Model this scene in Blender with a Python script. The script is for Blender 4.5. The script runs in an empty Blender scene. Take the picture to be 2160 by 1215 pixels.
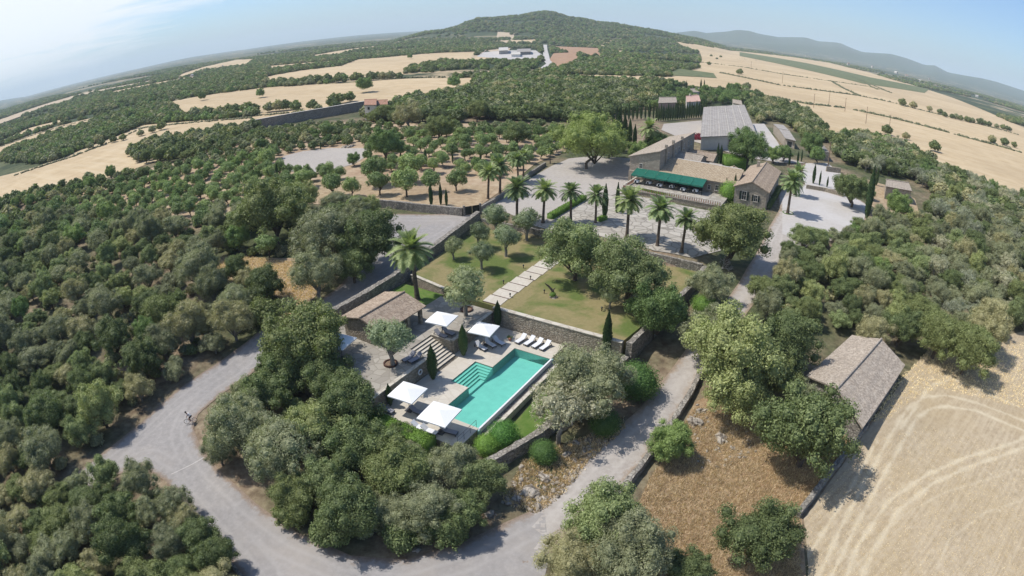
import bpy, bmesh, math, random
import numpy as np
from mathutils import Vector, Matrix
from mathutils.geometry import delaunay_2d_cdt
random.seed(7); RNG = np.random.default_rng(7)
sc = bpy.context.scene
C = sc.collection
R = math.radians

# ------------------------------------------------------------------ camera (wide fisheye lens of a small drone)
LF, LK, PIT, ROL, H = 1251.0, -0.0242, 0.438486, -0.00404, 38.0
PCX, PCY = 1080.0, 607.5
cam = bpy.data.cameras.new('camera'); co = bpy.data.objects.new('camera', cam); C.objects.link(co); sc.camera = co
co.matrix_world = Matrix.Translation((0, 0, H)) @ Matrix.Rotation(math.pi/2 - PIT, 4, 'X') @ Matrix.Rotation(ROL, 4, 'Z')
cam.type = 'PANO'; cam.panorama_type = 'FISHEYE_LENS_POLYNOMIAL'; cam.sensor_width = 36; cam.clip_start = .1; cam.clip_end = 1e5
_th = np.linspace(.001, 1.25, 300); _r = LF*(_th + LK*_th**3)/60
_k = np.linalg.lstsq(np.stack([_r, _r**2, _r**3, _r**4], 1), _th, rcond=None)[0]
cam.fisheye_polynomial_k0 = 0
cam.fisheye_polynomial_k1, cam.fisheye_polynomial_k2, cam.fisheye_polynomial_k3, cam.fisheye_polynomial_k4 = [-float(v) for v in _k]
cam.fisheye_fov = math.pi

# ------------------------------------------------------------------ light
SUN_EL, SHADOW_AZ = 58.0, 104.0          # shadows fall to the right of the view and slightly towards it
_h = R(SHADOW_AZ)
sdir = Vector((math.sin(_h)*math.cos(R(SUN_EL)), math.cos(_h)*math.cos(R(SUN_EL)), -math.sin(R(SUN_EL))))
sl = bpy.data.lights.new('sun', 'SUN'); sl.energy = 3.9; sl.angle = R(.6); sl.color = (1, .955, .89)
so = bpy.data.objects.new('sun', sl); C.objects.link(so); so.rotation_euler = sdir.to_track_quat('-Z', 'Y').to_euler(); so.location = (0, 0, 300)
w = bpy.data.worlds.new('World'); sc.world = w; w.use_nodes = True
nt = w.node_tree; N = nt.nodes; LK_ = nt.links; N.clear()
out = N.new('ShaderNodeOutputWorld'); bg = N.new('ShaderNodeBackground'); sky = N.new('ShaderNodeTexSky')
sky.sky_type = 'NISHITA'; sky.sun_disc = False; sky.sun_elevation = R(SUN_EL); sky.sun_rotation = R(SHADOW_AZ + 180)
sky.air_density = 1.0; sky.dust_density = 1.0; sky.ozone_density = 1.0; sky.altitude = 40
# thin high cloud: a layer seen through its own direction in the sky
geo = N.new('ShaderNodeTexCoord'); sep = N.new('ShaderNodeSeparateXYZ'); LK_.new(geo.outputs['Generated'], sep.inputs[0])
def wm(op, a, b=None, c=None):
    n = N.new('ShaderNodeMath'); n.operation = op
    for i, v in enumerate((a, b, c)):
        if v is None: continue
        if isinstance(v, (int, float)): n.inputs[i].default_value = v
        else: LK_.new(v, n.inputs[i])
    return n.outputs[0]
zc = wm('MAXIMUM', sep.outputs[2], .02)
u = wm('DIVIDE', sep.outputs[0], wm('ADD', zc, .06)); v = wm('DIVIDE', sep.outputs[1], wm('ADD', zc, .06))
cmb = N.new('ShaderNodeCombineXYZ'); LK_.new(u, cmb.inputs[0]); LK_.new(v, cmb.inputs[1])
cn = N.new('ShaderNodeTexNoise'); cn.inputs['Scale'].default_value = .55; cn.inputs['Detail'].default_value = 7; cn.inputs['Roughness'].default_value = .6; cn.inputs['Distortion'].default_value = .4
LK_.new(cmb.outputs[0], cn.inputs['Vector'])
# coverage grows to the left of the view and with height
lf = wm('MULTIPLY', wm('ADD', wm('MULTIPLY', sep.outputs[0], -1.0), -.50), 2.2)
hi = wm('MULTIPLY', wm('ADD', sep.outputs[2], -.09), 2.6)
cov = wm('ADD', wm('MINIMUM', wm('MAXIMUM', lf, -.4), .35), wm('MINIMUM', wm('MAXIMUM', hi, -.3), .25))
amt = wm('MULTIPLY', wm('ADD', wm('ADD', cn.outputs[0], -.46), cov), 3.2)
amt = wm('MINIMUM', wm('MAXIMUM', amt, 0), .85)
tint = N.new('ShaderNodeMix'); tint.data_type = 'RGBA'; tint.blend_type = 'MULTIPLY'; tint.inputs[0].default_value = 1
LK_.new(sky.outputs[0], tint.inputs[6]); tint.inputs[7].default_value = (.68, .88, 1.13, 1)
mx = N.new('ShaderNodeMix'); mx.data_type = 'RGBA'; LK_.new(amt, mx.inputs[0]); LK_.new(tint.outputs[2], mx.inputs[6]); mx.inputs[7].default_value = (7.6, 7.7, 7.8, 1)
LK_.new(mx.outputs[2], bg.inputs[0]); bg.inputs[1].default_value = .115
LK_.new(bg.outputs[0], out.inputs[0])
sc.view_settings.view_transform = 'Standard'; sc.view_settings.look = 'None'; sc.view_settings.exposure = .34; sc.view_settings.gamma = 1
sc.cycles.max_bounces = 6; sc.cycles.diffuse_bounces = 3; sc.cycles.transparent_max_bounces = 12; sc.cycles.volume_bounces = 2
sc.cycles.use_adaptive_sampling = True

# ------------------------------------------------------------------ where a pixel's ray meets the land
def dirs(px, py):
    px = np.asarray(px, float); py = np.asarray(py, float)
    x = px - PCX; y = PCY - py; c, s = math.cos(ROL), math.sin(ROL); x, y = c*x - s*y, s*x + c*y
    r = np.hypot(x, y) + 1e-9; t = r/LF
    for _ in range(20): t = (r/LF)/(1 + LK*t*t)
    a, b, f = np.sin(t)*x/r, np.sin(t)*y/r, np.cos(t)
    return a, f*math.cos(PIT) + b*math.sin(PIT), b*math.cos(PIT) - f*math.sin(PIT)
def proj(X, Y, Z):
    X = np.asarray(X, float); Y = np.asarray(Y, float); Z = np.asarray(Z, float) - H
    f = Y*math.cos(PIT) - Z*math.sin(PIT); b = Y*math.sin(PIT) + Z*math.cos(PIT); a = X
    n = np.sqrt(a*a + b*b + f*f); t = np.arccos(np.clip(f/n, -1, 1)); r = LF*(t + LK*t**3); q = np.hypot(a, b) + 1e-9
    x, y = a/q*r, b/q*r; c, s = math.cos(ROL), math.sin(ROL)
    x, y = c*x + s*y, -s*x + c*y
    return PCX + x, PCY - y
def gz(px, py, z):
    d = dirs(px, py); k = (z - H)/d[2]; return d[0]*k, d[1]*k

# garden frame: s runs along the pool away from the camera, t across it to the right
O_ = np.array([-7.784, 50.070]); Ls = np.array([.518605, .855014]); Ts = np.array([.855014, -.518605])
FROT = math.atan2(Ls[1], Ls[0])
def fr(s, t): p = O_ + Ls*s + Ts*t; return float(p[0]), float(p[1])
def frz(s, t, z): x, y = fr(s, t); return (x, y, z)
def inv(X, Y):
    dx = X - O_[0]; dy = Y - O_[1]; return dx*Ls[0] + dy*Ls[1], dx*Ts[0] + dy*Ts[1]

ctl = [(360,1010,-3),(250,930,-3.3),(500,820,-2.3),(620,740,-1.2),(700,650,.6),(800,560,1.9),(900,490,2.9),(985,440,3.7),(500,1190,-2.7),
 (760,1190,-2.2),(1000,1180,-1.9),(1150,1120,-1.6),(1300,960,-1.3),(1430,820,-.6),(1500,700,.6),(1570,620,1.7),(1600,560,2.6),(1650,480,3.3),
 (1750,440,3.5),(1240,370,3.6),(1130,430,3.6),(1060,430,3.6),(1400,300,4.0),(1500,350,4.0),(1330,400,3.6),(1300,480,3.4),(1420,500,3.4),(1200,450,3.5),(1800,600,2.4),(1950,500,2.8),
 (2100,450,3),(1850,850,0),(1950,800,0),(2000,950,-.8),(1800,1180,-1.5),(2130,1150,-1.3),(1500,1000,-1.6),(1600,1180,-1.9),(1400,1150,-1.9),(1700,1080,-1.3),
 (100,1100,-3.5),(300,700,-1.2),(100,900,-3),(50,600,0),(400,480,2.3),(600,430,3),(50,420,3.4),(700,380,3.8),(900,320,4.2),(1050,280,4.5),
 (500,330,4),(800,1050,-2.2),(620,900,-2.2),(640,1050,-2.4),(900,1080,-2.1),(1060,1010,-1.9),(700,800,-.8),(1200,1215,-1.8),(300,1215,-3.3),(1720,350,3.9),(1620,420,3.6),(1300,330,3.9),(860,430,3.4),(560,560,1),(200,500,1.5)]
CP = []
for x, y, z in ctl:
    X, Y = gz(x, y, z); CP.append((float(X), float(Y), z))
for s, t, z in [(-2,7.5,-1.3),(3,8,-1.1),(8,8,-.95),(14,8.5,-.8),(18,9,-.7),(2,13,-1.3),(10,14,-1),(18,15,-.4),(25,15.5,.2),(35,17,1.2),(44,18,2.2),
                (0,0,-1.6),(12,0,-1.4),(-6,0,-2),(-7,-8,-1.3),(-8,-16,-.6),(5,-15,.6),(15,-10,.9),(30,-10,1.4),(30,5,1.2),(40,-10,2),(42,5,2),(50,-8,3.4),(50,6,3.4),(60,0,3.5)]:
    x, y = fr(s, t); CP.append((x, y, z))
CP = np.array(CP)
def az_of(px, py):
    d = dirs(px, py); return math.atan2(float(d[0]), float(d[1])), math.atan2(float(d[2]), math.hypot(float(d[0]), float(d[1])))
def ridge(pts, Rr):
    a = sorted(az_of(*p) for p in pts)
    return np.array([q[0] for q in a]), np.array([H + Rr*math.tan(q[1]) for q in a])
R1, R2_, R3 = 2100., 7500., 11000.
A1, Z1 = ridge([(820,74),(900,67),(935,64),(965,56),(985,46),(1010,38),(1040,37),(1070,35),(1100,33),(1125,27),(1150,25),(1170,27),(1200,37),(1230,40),(1260,47),(1300,50),(1330,56),(1370,62),(1400,68),(1440,76),(1480,84),(1540,95)], R1)
A2, Z2 = ridge([(1380,80),(1440,70),(1465,67),(1490,72),(1530,68),(1555,63),(1580,65),(1600,71),(1640,78),(1700,79),(1725,87),(1770,90),(1800,103),(1820,110),(1880,114),(1910,122),(1950,137),(1972,138),(2000,153),(2040,160),(2070,165),(2100,172),(2137,184),(2200,205),(2300,240)], R2_)
A3, Z3 = ridge([(-60,228),(0,212),(30,207),(60,205),(90,200),(200,167),(300,143),(400,121),(520,104),(640,87),(760,74),(880,66),(960,62)], R3)
Z1 = np.maximum(Z1 - 2, 4); Z2 = np.maximum(Z2, 4); Z3 = np.maximum(Z3, 6)
Z1[0] = Z1[-1] = 4; Z2[0] = Z2[-1] = 4
def sm(x): x = np.clip(x, 0, 1); return x*x*(3 - 2*x)
def sn(X, Y, f, ph=0.): return np.sin(X*f + 1.7*np.sin(Y*f*.7 + ph) + ph)*np.cos(Y*f*1.1 + 1.3*np.sin(X*f*.6 + ph*2))
def hgt(X, Y, under=True):
    X = np.asarray(X, float); Y = np.asarray(Y, float); sh = X.shape; x = X.ravel(); y = Y.ravel()
    z = np.empty_like(x)
    for i in range(0, len(x), 20000):
        d2 = (x[i:i+20000, None] - CP[None, :, 0])**2 + (y[i:i+20000, None] - CP[None, :, 1])**2
        rr = x[i:i+20000]**2 + y[i:i+20000]**2
        wgt = 1/(d2 + 4 + rr[:, None]*.0012)**1.9
        wf = np.maximum(1e-12, (np.sqrt(rr)/230)**9)*np.mean(wgt, 1)
        z[i:i+20000] = (wgt @ CP[:, 2] + wf*4.4)/(wgt.sum(1) + wf)
    r = np.hypot(x, y); a = np.arctan2(x, y)
    z = z + sn(x, y, .05)*.15*np.clip(1 - r/300, 0, 1)
    h1 = np.interp(a, A1, Z1, left=4, right=4); k = sm((r - 1050)/(R1 - 1050))**1.25
    back = 1 - .5*sm((r - R1)/2500)
    z1 = 4.4 + (h1 - 4.4)*k*np.where(r > R1, back, 1)
    z1 += np.where(r > 1100, 1, 0)*sn(x, y, .006, 1)*7*sm((r - 1100)/700)*(h1 > 8)*sm((R1 - r)/500)
    h2 = np.interp(a, A2, Z2, left=4, right=4); z2 = 4.4 + (h2 - 4.4)*(sm((r - 4300)/(R2_ - 4300))**1.4)
    z2 += sn(x, y, .0021, 2)*28*sm((r - 4600)/1500)*sm((R2_ - r)/900)*(h2 > 8)
    h3 = np.interp(a, A3, Z3, left=6, right=4); z3 = 4.4 + (h3 - 4.4)*(sm((r - 3200)/(R3 - 3200)))
    far = np.maximum(np.maximum(z1, z2), z3)
    z = np.where(r > 800, np.maximum(z, far), z)
    z = np.where(r > 12500, z*np.clip(1 - (r - 12500)/7000, 0, 1), z)
    if under:
        s, t = inv(x, y)
        deck = (s > -3.4) & (s < 19.6) & (t > -6.5) & (t < 5)
        terr = (s > -4.6) & (s < 20) & (t > -21.6) & (t < -6)
        lawn = (s > 20) & (s < 45.6) & (t > -21.6 - (s - 22)*.14) & (t < 12.2 + np.clip((s - 20)*.14, 0, 2.6))
        z = np.where(deck, -3.2, z); z = np.where(terr, np.minimum(z, .4), z); z = np.where(lawn, np.minimum(z, 1.2), z)
    return z.reshape(sh)
def h1p(x, y): return float(hgt(np.array([x]), np.array([y]), False)[0])
def at(px, py):
    """the point on the land seen at this spot of the photograph"""
    z = 2.0
    for _ in range(14):
        X, Y = gz(px, py, z); zn = h1p(float(X), float(Y)); z = z*.4 + zn*.6
    return float(X), float(Y), z
def at_many(pts):
    px = np.array([p[0] for p in pts], float); py = np.array([p[1] for p in pts], float); z = np.full(len(px), 2.0)
    for _ in range(14):
        X, Y = gz(px, py, z); z = z*.4 + .6*hgt(X, Y, False)
    far_ = (np.hypot(X, Y) > 700) | (np.hypot(X, Y) < 5) | ~np.isfinite(X) | (Y < 0)
    if far_.any():
        d = dirs(px[far_], py[far_]); hz__ = np.hypot(d[0], d[1]); D_ = np.exp(np.linspace(math.log(300), math.log(8500), 500)); gx = d[0][:, None]/hz__[:, None]*D_; gy = d[1][:, None]/hz__[:, None]*D_
        rz_ = H + d[2][:, None]/hz__[:, None]*D_; hit = rz_ < hgt(gx, gy, False); k__ = np.where(hit.any(1), hit.argmax(1), len(D_)-1); ii = np.arange(len(k__))
        X[far_] = gx[ii, k__]; Y[far_] = gy[ii, k__]; z[far_] = hgt(gx[ii, k__], gy[ii, k__], False)
    return X, Y, z

# ------------------------------------------------------------------ helpers
def tag(o, label=None, cat=None, group=None, kind=None):
    if label: o['label'] = label
    if cat: o['category'] = cat
    if group: o['group'] = group
    if kind: o['kind'] = kind
    return o
def empty(name, loc=(0, 0, 0), rz=0, label=None, cat=None, group=None):
    o = bpy.data.objects.new(name, None); C.objects.link(o); o.location = loc; o.rotation_euler = (0, 0, rz); o.empty_display_size = .3
    return tag(o, label, cat, group)
def mesh_np(name, V, Fc, mats=None, smooth=False, midx=None):
    me = bpy.data.meshes.new(name); V = np.asarray(V, dtype=np.float32)
    if isinstance(Fc, np.ndarray):
        n, k = Fc.shape; me.vertices.add(len(V)); me.vertices.foreach_set('co', V.ravel())
        me.loops.add(n*k); me.loops.foreach_set('vertex_index', Fc.astype(np.int32).ravel())
        me.polygons.add(n); me.polygons.foreach_set('loop_start', np.arange(0, n*k, k, dtype=np.int32))
        try: me.polygons.foreach_set('loop_total', np.full(n, k, dtype=np.int32))
        except Exception: pass
        me.update(calc_edges=True)
    else:
        me.from_pydata([tuple(map(float, v)) for v in V], [], Fc)
    for m in (mats or []): me.materials.append(m)
    if midx is not None: me.polygons.foreach_set('material_index', np.asarray(midx, dtype=np.int32))
    if smooth: me.polygons.foreach_set('use_smooth', np.ones(len(me.polygons), dtype=bool))
    return me
def link(name, me, parent=None, loc=None):
    o = bpy.data.objects.new(name, me); C.objects.link(o)
    if parent: o.parent = parent
    if loc: o.location = loc
    return o
class MB:
    def __init__(s): s.v = []; s.f = []
    def add(s, V, Fc):
        b = len(s.v); s.v += [tuple(p) for p in V]; s.f += [tuple(b + i for i in f) for f in Fc]; return s
    def box(s, x0, x1, y0, y1, z0, z1):
        return s.add([(x0,y0,z0),(x1,y0,z0),(x1,y1,z0),(x0,y1,z0),(x0,y0,z1),(x1,y0,z1),(x1,y1,z1),(x0,y1,z1)],
                     [(0,3,2,1),(4,5,6,7),(0,1,5,4),(1,2,6,5),(2,3,7,6),(3,0,4,7)])
    def tube(s, p, q, r0, r1=None, n=8):
        p = Vector(p); q = Vector(q); r1 = r0 if r1 is None else r1; d = (q - p).normalized()
        a = d.orthogonal().normalized(); b = d.cross(a)
        V = [p + (a*math.cos(2*math.pi*i/n) + b*math.sin(2*math.pi*i/n))*r0 for i in range(n)] + [q + (a*math.cos(2*math.pi*i/n) + b*math.sin(2*math.pi*i/n))*r1 for i in range(n)]
        return s.add(V, [(i, (i+1) % n, n + (i+1) % n, n + i) for i in range(n)] + [tuple(range(n))[::-1], tuple(range(n, 2*n))])
    def lathe(s, prof, n=16, c=(0, 0, 0)):
        V = []
        for r, z in prof: V += [(c[0] + r*math.cos(2*math.pi*i/n), c[1] + r*math.sin(2*math.pi*i/n), c[2] + z) for i in range(n)]
        Fc = [(k*n + i, k*n + (i+1) % n, (k+1)*n + (i+1) % n, (k+1)*n + i) for k in range(len(prof)-1) for i in range(n)]
        return s.add(V, Fc + [tuple(range(n))[::-1], tuple(range((len(prof)-1)*n, len(prof)*n))])
    def prism(s, poly, z0, z1):
        n = len(poly); V = [(x, y, z0) for x, y in poly] + [(x, y, z1) for x, y in poly]
        return s.add(V, [tuple(range(n))[::-1], tuple(range(n, 2*n))] + [(i, (i+1) % n, n + (i+1) % n, n + i) for i in range(n)])
    def build(s, name, mat, parent=None, smooth=False, bevel=0):
        me = bpy.data.meshes.new(name); me.from_pydata([tuple(map(float, p)) for p in s.v], [], s.f)
        bm = bmesh.new(); bm.from_mesh(me); bmesh.ops.recalc_face_normals(bm, faces=bm.faces)
        if bevel: bmesh.ops.bevel(bm, geom=bm.edges[:], offset=bevel, segments=1, affect='EDGES')
        bm.to_mesh(me); bm.free(); me.materials.append(mat)
        if smooth: me.polygons.foreach_set('use_smooth', np.ones(len(me.polygons), dtype=bool))
        return link(name, me, parent)

# ------------------------------------------------------------------ materials
class NT:
    def __init__(s, name, rough=.85):
        m = bpy.data.materials.new(name); m.use_nodes = True; s.m = m; s.leaf = any(q in name for q in ('leaf', 'needle', 'straw', 'linen')); s.t = m.node_tree; s.n = s.t.nodes; s.l = s.t.links
        s.b = s.n['Principled BSDF']; s.b.inputs['Roughness'].default_value = rough; s.b.inputs['Specular IOR Level'].default_value = .25
    def coord(s, kind='Object'):
        if kind == 'World': return s.n.new('ShaderNodeNewGeometry').outputs['Position']
        return s.n.new('ShaderNodeTexCoord').outputs[kind]
    def noise(s, vec, scale, detail=3, rough=.55, out='Fac', dist=0):
        n = s.n.new('ShaderNodeTexNoise'); n.inputs['Scale'].default_value = scale; n.inputs['Detail'].default_value = detail; n.inputs['Roughness'].default_value = rough
        n.inputs['Distortion'].default_value = dist; s.l.new(vec, n.inputs['Vector']); return n.outputs[out]
    def vor(s, vec, scale, feature='F1', out='Distance', rnd=1):
        n = s.n.new('ShaderNodeTexVoronoi'); n.feature = feature; n.inputs['Scale'].default_value = scale; n.inputs['Randomness'].default_value = rnd
        s.l.new(vec, n.inputs['Vector']); return n.outputs[out]
    def ramp(s, fac, stops):
        n = s.n.new('ShaderNodeValToRGB'); s.l.new(fac, n.inputs[0]); e = n.color_ramp.elements
        while len(e) < len(stops): e.new(.5)
        for el, (p, c) in zip(e, stops): el.position = p; el.color = (*c, 1) if len(c) == 3 else c
        return n.outputs[0]
    def mix(s, fac, a, b, mode='MIX'):
        n = s.n.new('ShaderNodeMix'); n.data_type = 'RGBA'; n.blend_type = mode
        for i, v in ((0, fac), (6, a), (7, b)):
            if isinstance(v, (int, float)): n.inputs[i].default_value = v if i == 0 else (v, v, v, 1)
            elif isinstance(v, tuple): n.inputs[i].default_value = (*v, 1) if len(v) == 3 else v
            else: s.l.new(v, n.inputs[i])
        return n.outputs[2]
    def math(s, op, a, b=None, c=None):
        n = s.n.new('ShaderNodeMath'); n.operation = op
        for i, v in enumerate((a, b, c)):
            if v is None: continue
            if isinstance(v, (int, float)): n.inputs[i].default_value = v
            else: s.l.new(v, n.inputs[i])
        return n.outputs[0]
    def scale(s, vec, k):
        n = s.n.new('ShaderNodeVectorMath'); n.operation = 'MULTIPLY'; s.l.new(vec, n.inputs[0]); n.inputs[1].default_value = k; return n.outputs[0]
    def rot(s, vec, a):
        n = s.n.new('ShaderNodeVectorRotate'); n.rotation_type = 'Z_AXIS'; s.l.new(vec, n.inputs['Vector']); n.inputs['Angle'].default_value = a; return n.outputs[0]
    def bump(s, hgt_, dist=.05, strength=.6):
        n = s.n.new('ShaderNodeBump'); n.inputs['Distance'].default_value = dist; n.inputs['Strength'].default_value = strength
        s.l.new(hgt_, n.inputs['Height']); s.l.new(n.outputs[0], s.b.inputs['Normal'])
    def col(s, c):
        f = 1 if s.leaf else .80
        if isinstance(c, tuple): s.b.inputs['Base Color'].default_value = (*(v*f for v in c), 1)
        else: s.l.new(c if s.leaf else s.mix(1.0, c, (f, f, f), 'MULTIPLY'), s.b.inputs['Base Color'])
        return s.m

def leaf_mat(name, dark, mid, light, trans=.25, hue_var=.25):
    k = NT(name, .62); oc = k.coord('Object')
    oi = k.n.new('ShaderNodeObjectInfo'); at_ = k.n.new('ShaderNodeAttribute'); at_.attribute_name = 'tint'
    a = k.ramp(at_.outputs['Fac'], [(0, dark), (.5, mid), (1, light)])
    nz = k.noise(oc, 1.1, 2)
    brown = (mid[0]*1.35, mid[1]*1.0, mid[2]*.85); a = k.mix(k.math('MULTIPLY', k.math('GREATER_THAN', oi.outputs['Random'], .72), hue_var), a, brown)
    val = k.math('MULTIPLY_ADD', nz, 1.1, k.math('MULTIPLY_ADD', oi.outputs['Random'], .75, .75))
    a = k.mix(1.0, a, k.mix(1.0, (1, 1, 1), val, 'MULTIPLY'), 'MULTIPLY')
    k.col(a); k.b.inputs['Specular IOR Level'].default_value = .3
    tr = k.n.new('ShaderNodeBsdfTranslucent'); k.l.new(k.mix(1.0, a, (1.15, 1.3, .6), 'MULTIPLY'), tr.inputs[0])
    ms = k.n.new('ShaderNodeMixShader'); ms.inputs[0].default_value = trans
    k.l.new(k.b.outputs[0], ms.inputs[1]); k.l.new(tr.outputs[0], ms.inputs[2]); k.l.new(ms.outputs[0], k.n['Material Output'].inputs[0])
    return k.m
M = {}
M['oak'] = leaf_mat('oak_leaf', (.050,.068,.024), (.092,.116,.044), (.158,.185,.080))
M['wild'] = leaf_mat('wild_olive_leaf', (.090,.100,.052), (.168,.176,.098), (.250,.252,.155), hue_var=.35)
M['olive'] = leaf_mat('olive_leaf', (.085,.110,.055), (.150,.180,.100), (.230,.260,.160))
M['almond'] = leaf_mat('almond_leaf', (.080,.112,.040), (.135,.182,.070), (.205,.255,.115), hue_var=.2)
M['bright'] = leaf_mat('bright_leaf', (.062,.096,.030), (.108,.160,.052), (.170,.225,.085))
M['mid'] = leaf_mat('fresh_leaf', (.085,.105,.042), (.150,.180,.075), (.225,.255,.118))
M['pine'] = leaf_mat('pine_needle', (.085,.110,.030), (.155,.190,.055), (.230,.265,.090))
M['cypress'] = leaf_mat('cypress_leaf', (.022,.042,.016), (.040,.070,.026), (.070,.105,.038), .1)
M['palm'] = leaf_mat('palm_leaf', (.060,.090,.034), (.125,.165,.070), (.230,.270,.140), .3)
M['hedge'] = leaf_mat('hedge_leaf', (.055,.105,.018), (.110,.185,.032), (.180,.260,.055), hue_var=0)
M['ball'] = leaf_mat('clipped_leaf', (.030,.075,.016), (.055,.130,.025), (.095,.195,.040), hue_var=0)
M['grey'] = leaf_mat('grey_leaf', (.120,.130,.085), (.200,.210,.145), (.300,.305,.225))
k = NT('bark'); oc = k.coord(); M['bark'] = k.col(k.ramp(k.noise(k.scale(oc, (1, 1, .25)), 9, 4), [(.3, (.06,.045,.035)), (.7, (.17,.135,.105))])); k.bump(k.noise(k.scale(oc, (1,1,.2)), 14, 4), .05, .8)
k = NT('grey_bark'); oc = k.coord(); M['greybark'] = k.col(k.ramp(k.noise(k.scale(oc, (1, 1, .3)), 6, 4), [(.3, (.16,.145,.125)), (.7, (.36,.33,.29))])); k.bump(k.noise(oc, 14, 4), .04, .8)
k = NT('palm_bark'); oc = k.coord(); M['palmbark'] = k.col(k.ramp(k.noise(k.scale(oc, (1.2, 1.2, 5)), 3, 4), [(.3, (.07,.05,.038)), (.7, (.21,.165,.125))])); k.bump(k.vor(k.scale(oc, (1, 1, 2)), 5), .06, 1)

def stone_mat(name, sc_, c0, c1, joint, bump=.05, sq=(1, 1, 1.6), rgh=.9):
    k = NT(name, rgh); oc = k.coord('World'); ds = k.noise(oc, 1.2, 2, out='Color'); v = k.scale(oc, sq)
    vm = k.n.new('ShaderNodeVectorMath'); vm.operation = 'ADD'; k.l.new(v, vm.inputs[0]); k.l.new(k.scale(ds, (.25, .25, .25)), vm.inputs[1]); v = vm.outputs[0]
    ce = k.vor(v, sc_, out='Color'); ed = k.vor(v, sc_, 'DISTANCE_TO_EDGE')
    sp = k.n.new('ShaderNodeSeparateColor'); k.l.new(ce, sp.inputs[0])
    c = k.ramp(sp.outputs[0], [(0, c0), (1, c1)])
    c = k.mix(k.math('MULTIPLY', k.noise(oc, .35, 4), .7), c, tuple(x*.72 for x in c0))
    c = k.mix(k.ramp(ed, [(.0, (1,1,1)), (.09, (0,0,0))]), c, joint)
    k.col(c); k.bump(k.math('MINIMUM', ed, .25), bump*4, .8); return k.m
M['wall'] = stone_mat('dry_stone', 2.3, (.27,.245,.21), (.50,.46,.40), (.11,.095,.08))
M['wallwarm'] = stone_mat('warm_stone', 2.6, (.34,.29,.22), (.58,.51,.41), (.20,.165,.125))
M['house'] = stone_mat('house_stone', 1.6, (.36,.31,.25), (.52,.455,.375), (.32,.275,.22), .02)
M['pave'] = stone_mat('terrace_paving', .9, (.36,.325,.275), (.56,.515,.44), (.29,.26,.215), .01, (1, 1, 1))
M['court'] = stone_mat('rough_paving', .55, (.44,.40,.34), (.62,.57,.49), (.24,.215,.18), .03, (1, 1, 1))
M['deck'] = stone_mat('deck_paving', .8, (.62,.56,.465), (.72,.66,.56), (.56,.50,.41), .004, (1, 1, 1), .7)
M['cope'] = stone_mat('coping_stone', .8, (.62,.565,.47), (.72,.665,.565), (.42,.37,.30), .01, (1, 1, 1))
M['rock'] = stone_mat('limestone_rock', .7, (.36,.31,.25), (.60,.54,.46), (.13,.105,.08), .10, (1, 1, 1))
def plain(name, c, rough=.6, var=.12, sc_=3, metal=0):
    k = NT(name, rough); n = k.noise(k.coord('World'), sc_, 4)
    k.col(k.ramp(n, [(.3, tuple(x*(1-var) for x in c)), (.7, tuple(min(1, x*(1+var)) for x in c))])); k.b.inputs['Metallic'].default_value = metal; return k.m
M['white'] = plain('white_canvas', (.86,.86,.85), .8, .02)
M['cushion'] = plain('white_cushion', (.78,.78,.80), .8, .05)
M['frame'] = plain('grey_wicker', (.10,.10,.11), .6, .2, 30)
M['greycloth'] = plain('grey_cushion', (.30,.30,.34), .8, .1)
M['green'] = plain('green_awning', (.010,.125,.085), .7, .25, 2.5)
M['dark'] = plain('dark_metal', (.02,.03,.028), .4)
M['glass'] = plain('window_glass', (.03,.035,.04), .1)
M['shutter'] = plain('dark_shutter', (.018,.03,.028), .5)
M['wood'] = plain('weathered_wood', (.22,.15,.10), .8, .3, 6)
M['plaster'] = plain('pale_plaster', (.60,.56,.50), .8, .1, .8)
M['pink'] = plain('pink_plaster', (.60,.40,.32), .8, .1)
M['brown'] = plain('rusty_steel', (.10,.05,.035), .6, .3)
M['cloth'] = plain('table_linen', (.80,.80,.82), .8, .03)
M['terra'] = plain('terracotta', (.42,.20,.13), .8, .15)
M['red'] = plain('bougainvillea_petal', (.26,.035,.06), .7, .4, 4)
M['skin'] = plain('skin', (.45,.27,.19), .6)
M['black'] = plain('black_rubber', (.015,.015,.016), .6)
def roof_mat(name, a, b, c, sc_=5):
    k = NT(name, .9); oc = k.coord('World'); ce = k.vor(oc, sc_, out='Color'); sp = k.n.new('ShaderNodeSeparateColor'); k.l.new(ce, sp.inputs[0])
    x = k.ramp(sp.outputs[0], [(0, a), (.55, b), (1, c)]); x = k.mix(k.math('MULTIPLY', k.noise(oc, .5, 4), .75), x, tuple(v*.7 for v in b)); k.col(x); k.bump(k.noise(oc, 9, 3), .05, .6); return k.m
M['tile'] = roof_mat('clay_tile', (.27,.20,.145), (.42,.33,.25), (.58,.47,.36))
M['tileY'] = roof_mat('ochre_tile', (.30,.22,.14), (.47,.37,.25), (.60,.50,.36))
M['tileG'] = roof_mat('lichen_tile', (.28,.23,.185), (.44,.375,.305), (.60,.52,.43))
M['sheet'] = roof_mat('fibre_cement', (.35,.32,.29), (.42,.385,.35), (.49,.45,.41), .8)
M['tileR'] = roof_mat('red_tile', (.34,.17,.11), (.45,.25,.17), (.52,.33,.25))

# ground materials
k = NT('ground_soil', .95); P_ = k.coord('World')
n1 = k.noise(P_, .035, 5, .6); n2 = k.noise(P_, .9, 4, .65); n3 = k.noise(P_, .008, 4, .6)
soil = k.ramp(n2, [(.3, (.155,.105,.070)), (.5, (.26,.195,.13)), (.72, (.37,.30,.20))])
scrub = k.ramp(n2, [(.3, (.040,.055,.022)), (.6, (.10,.115,.05)), (.8, (.19,.175,.09))])
near = k.mix(k.ramp(n1, [(.42, (0,0,0)), (.58, (1,1,1))]), soil, scrub)
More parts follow.
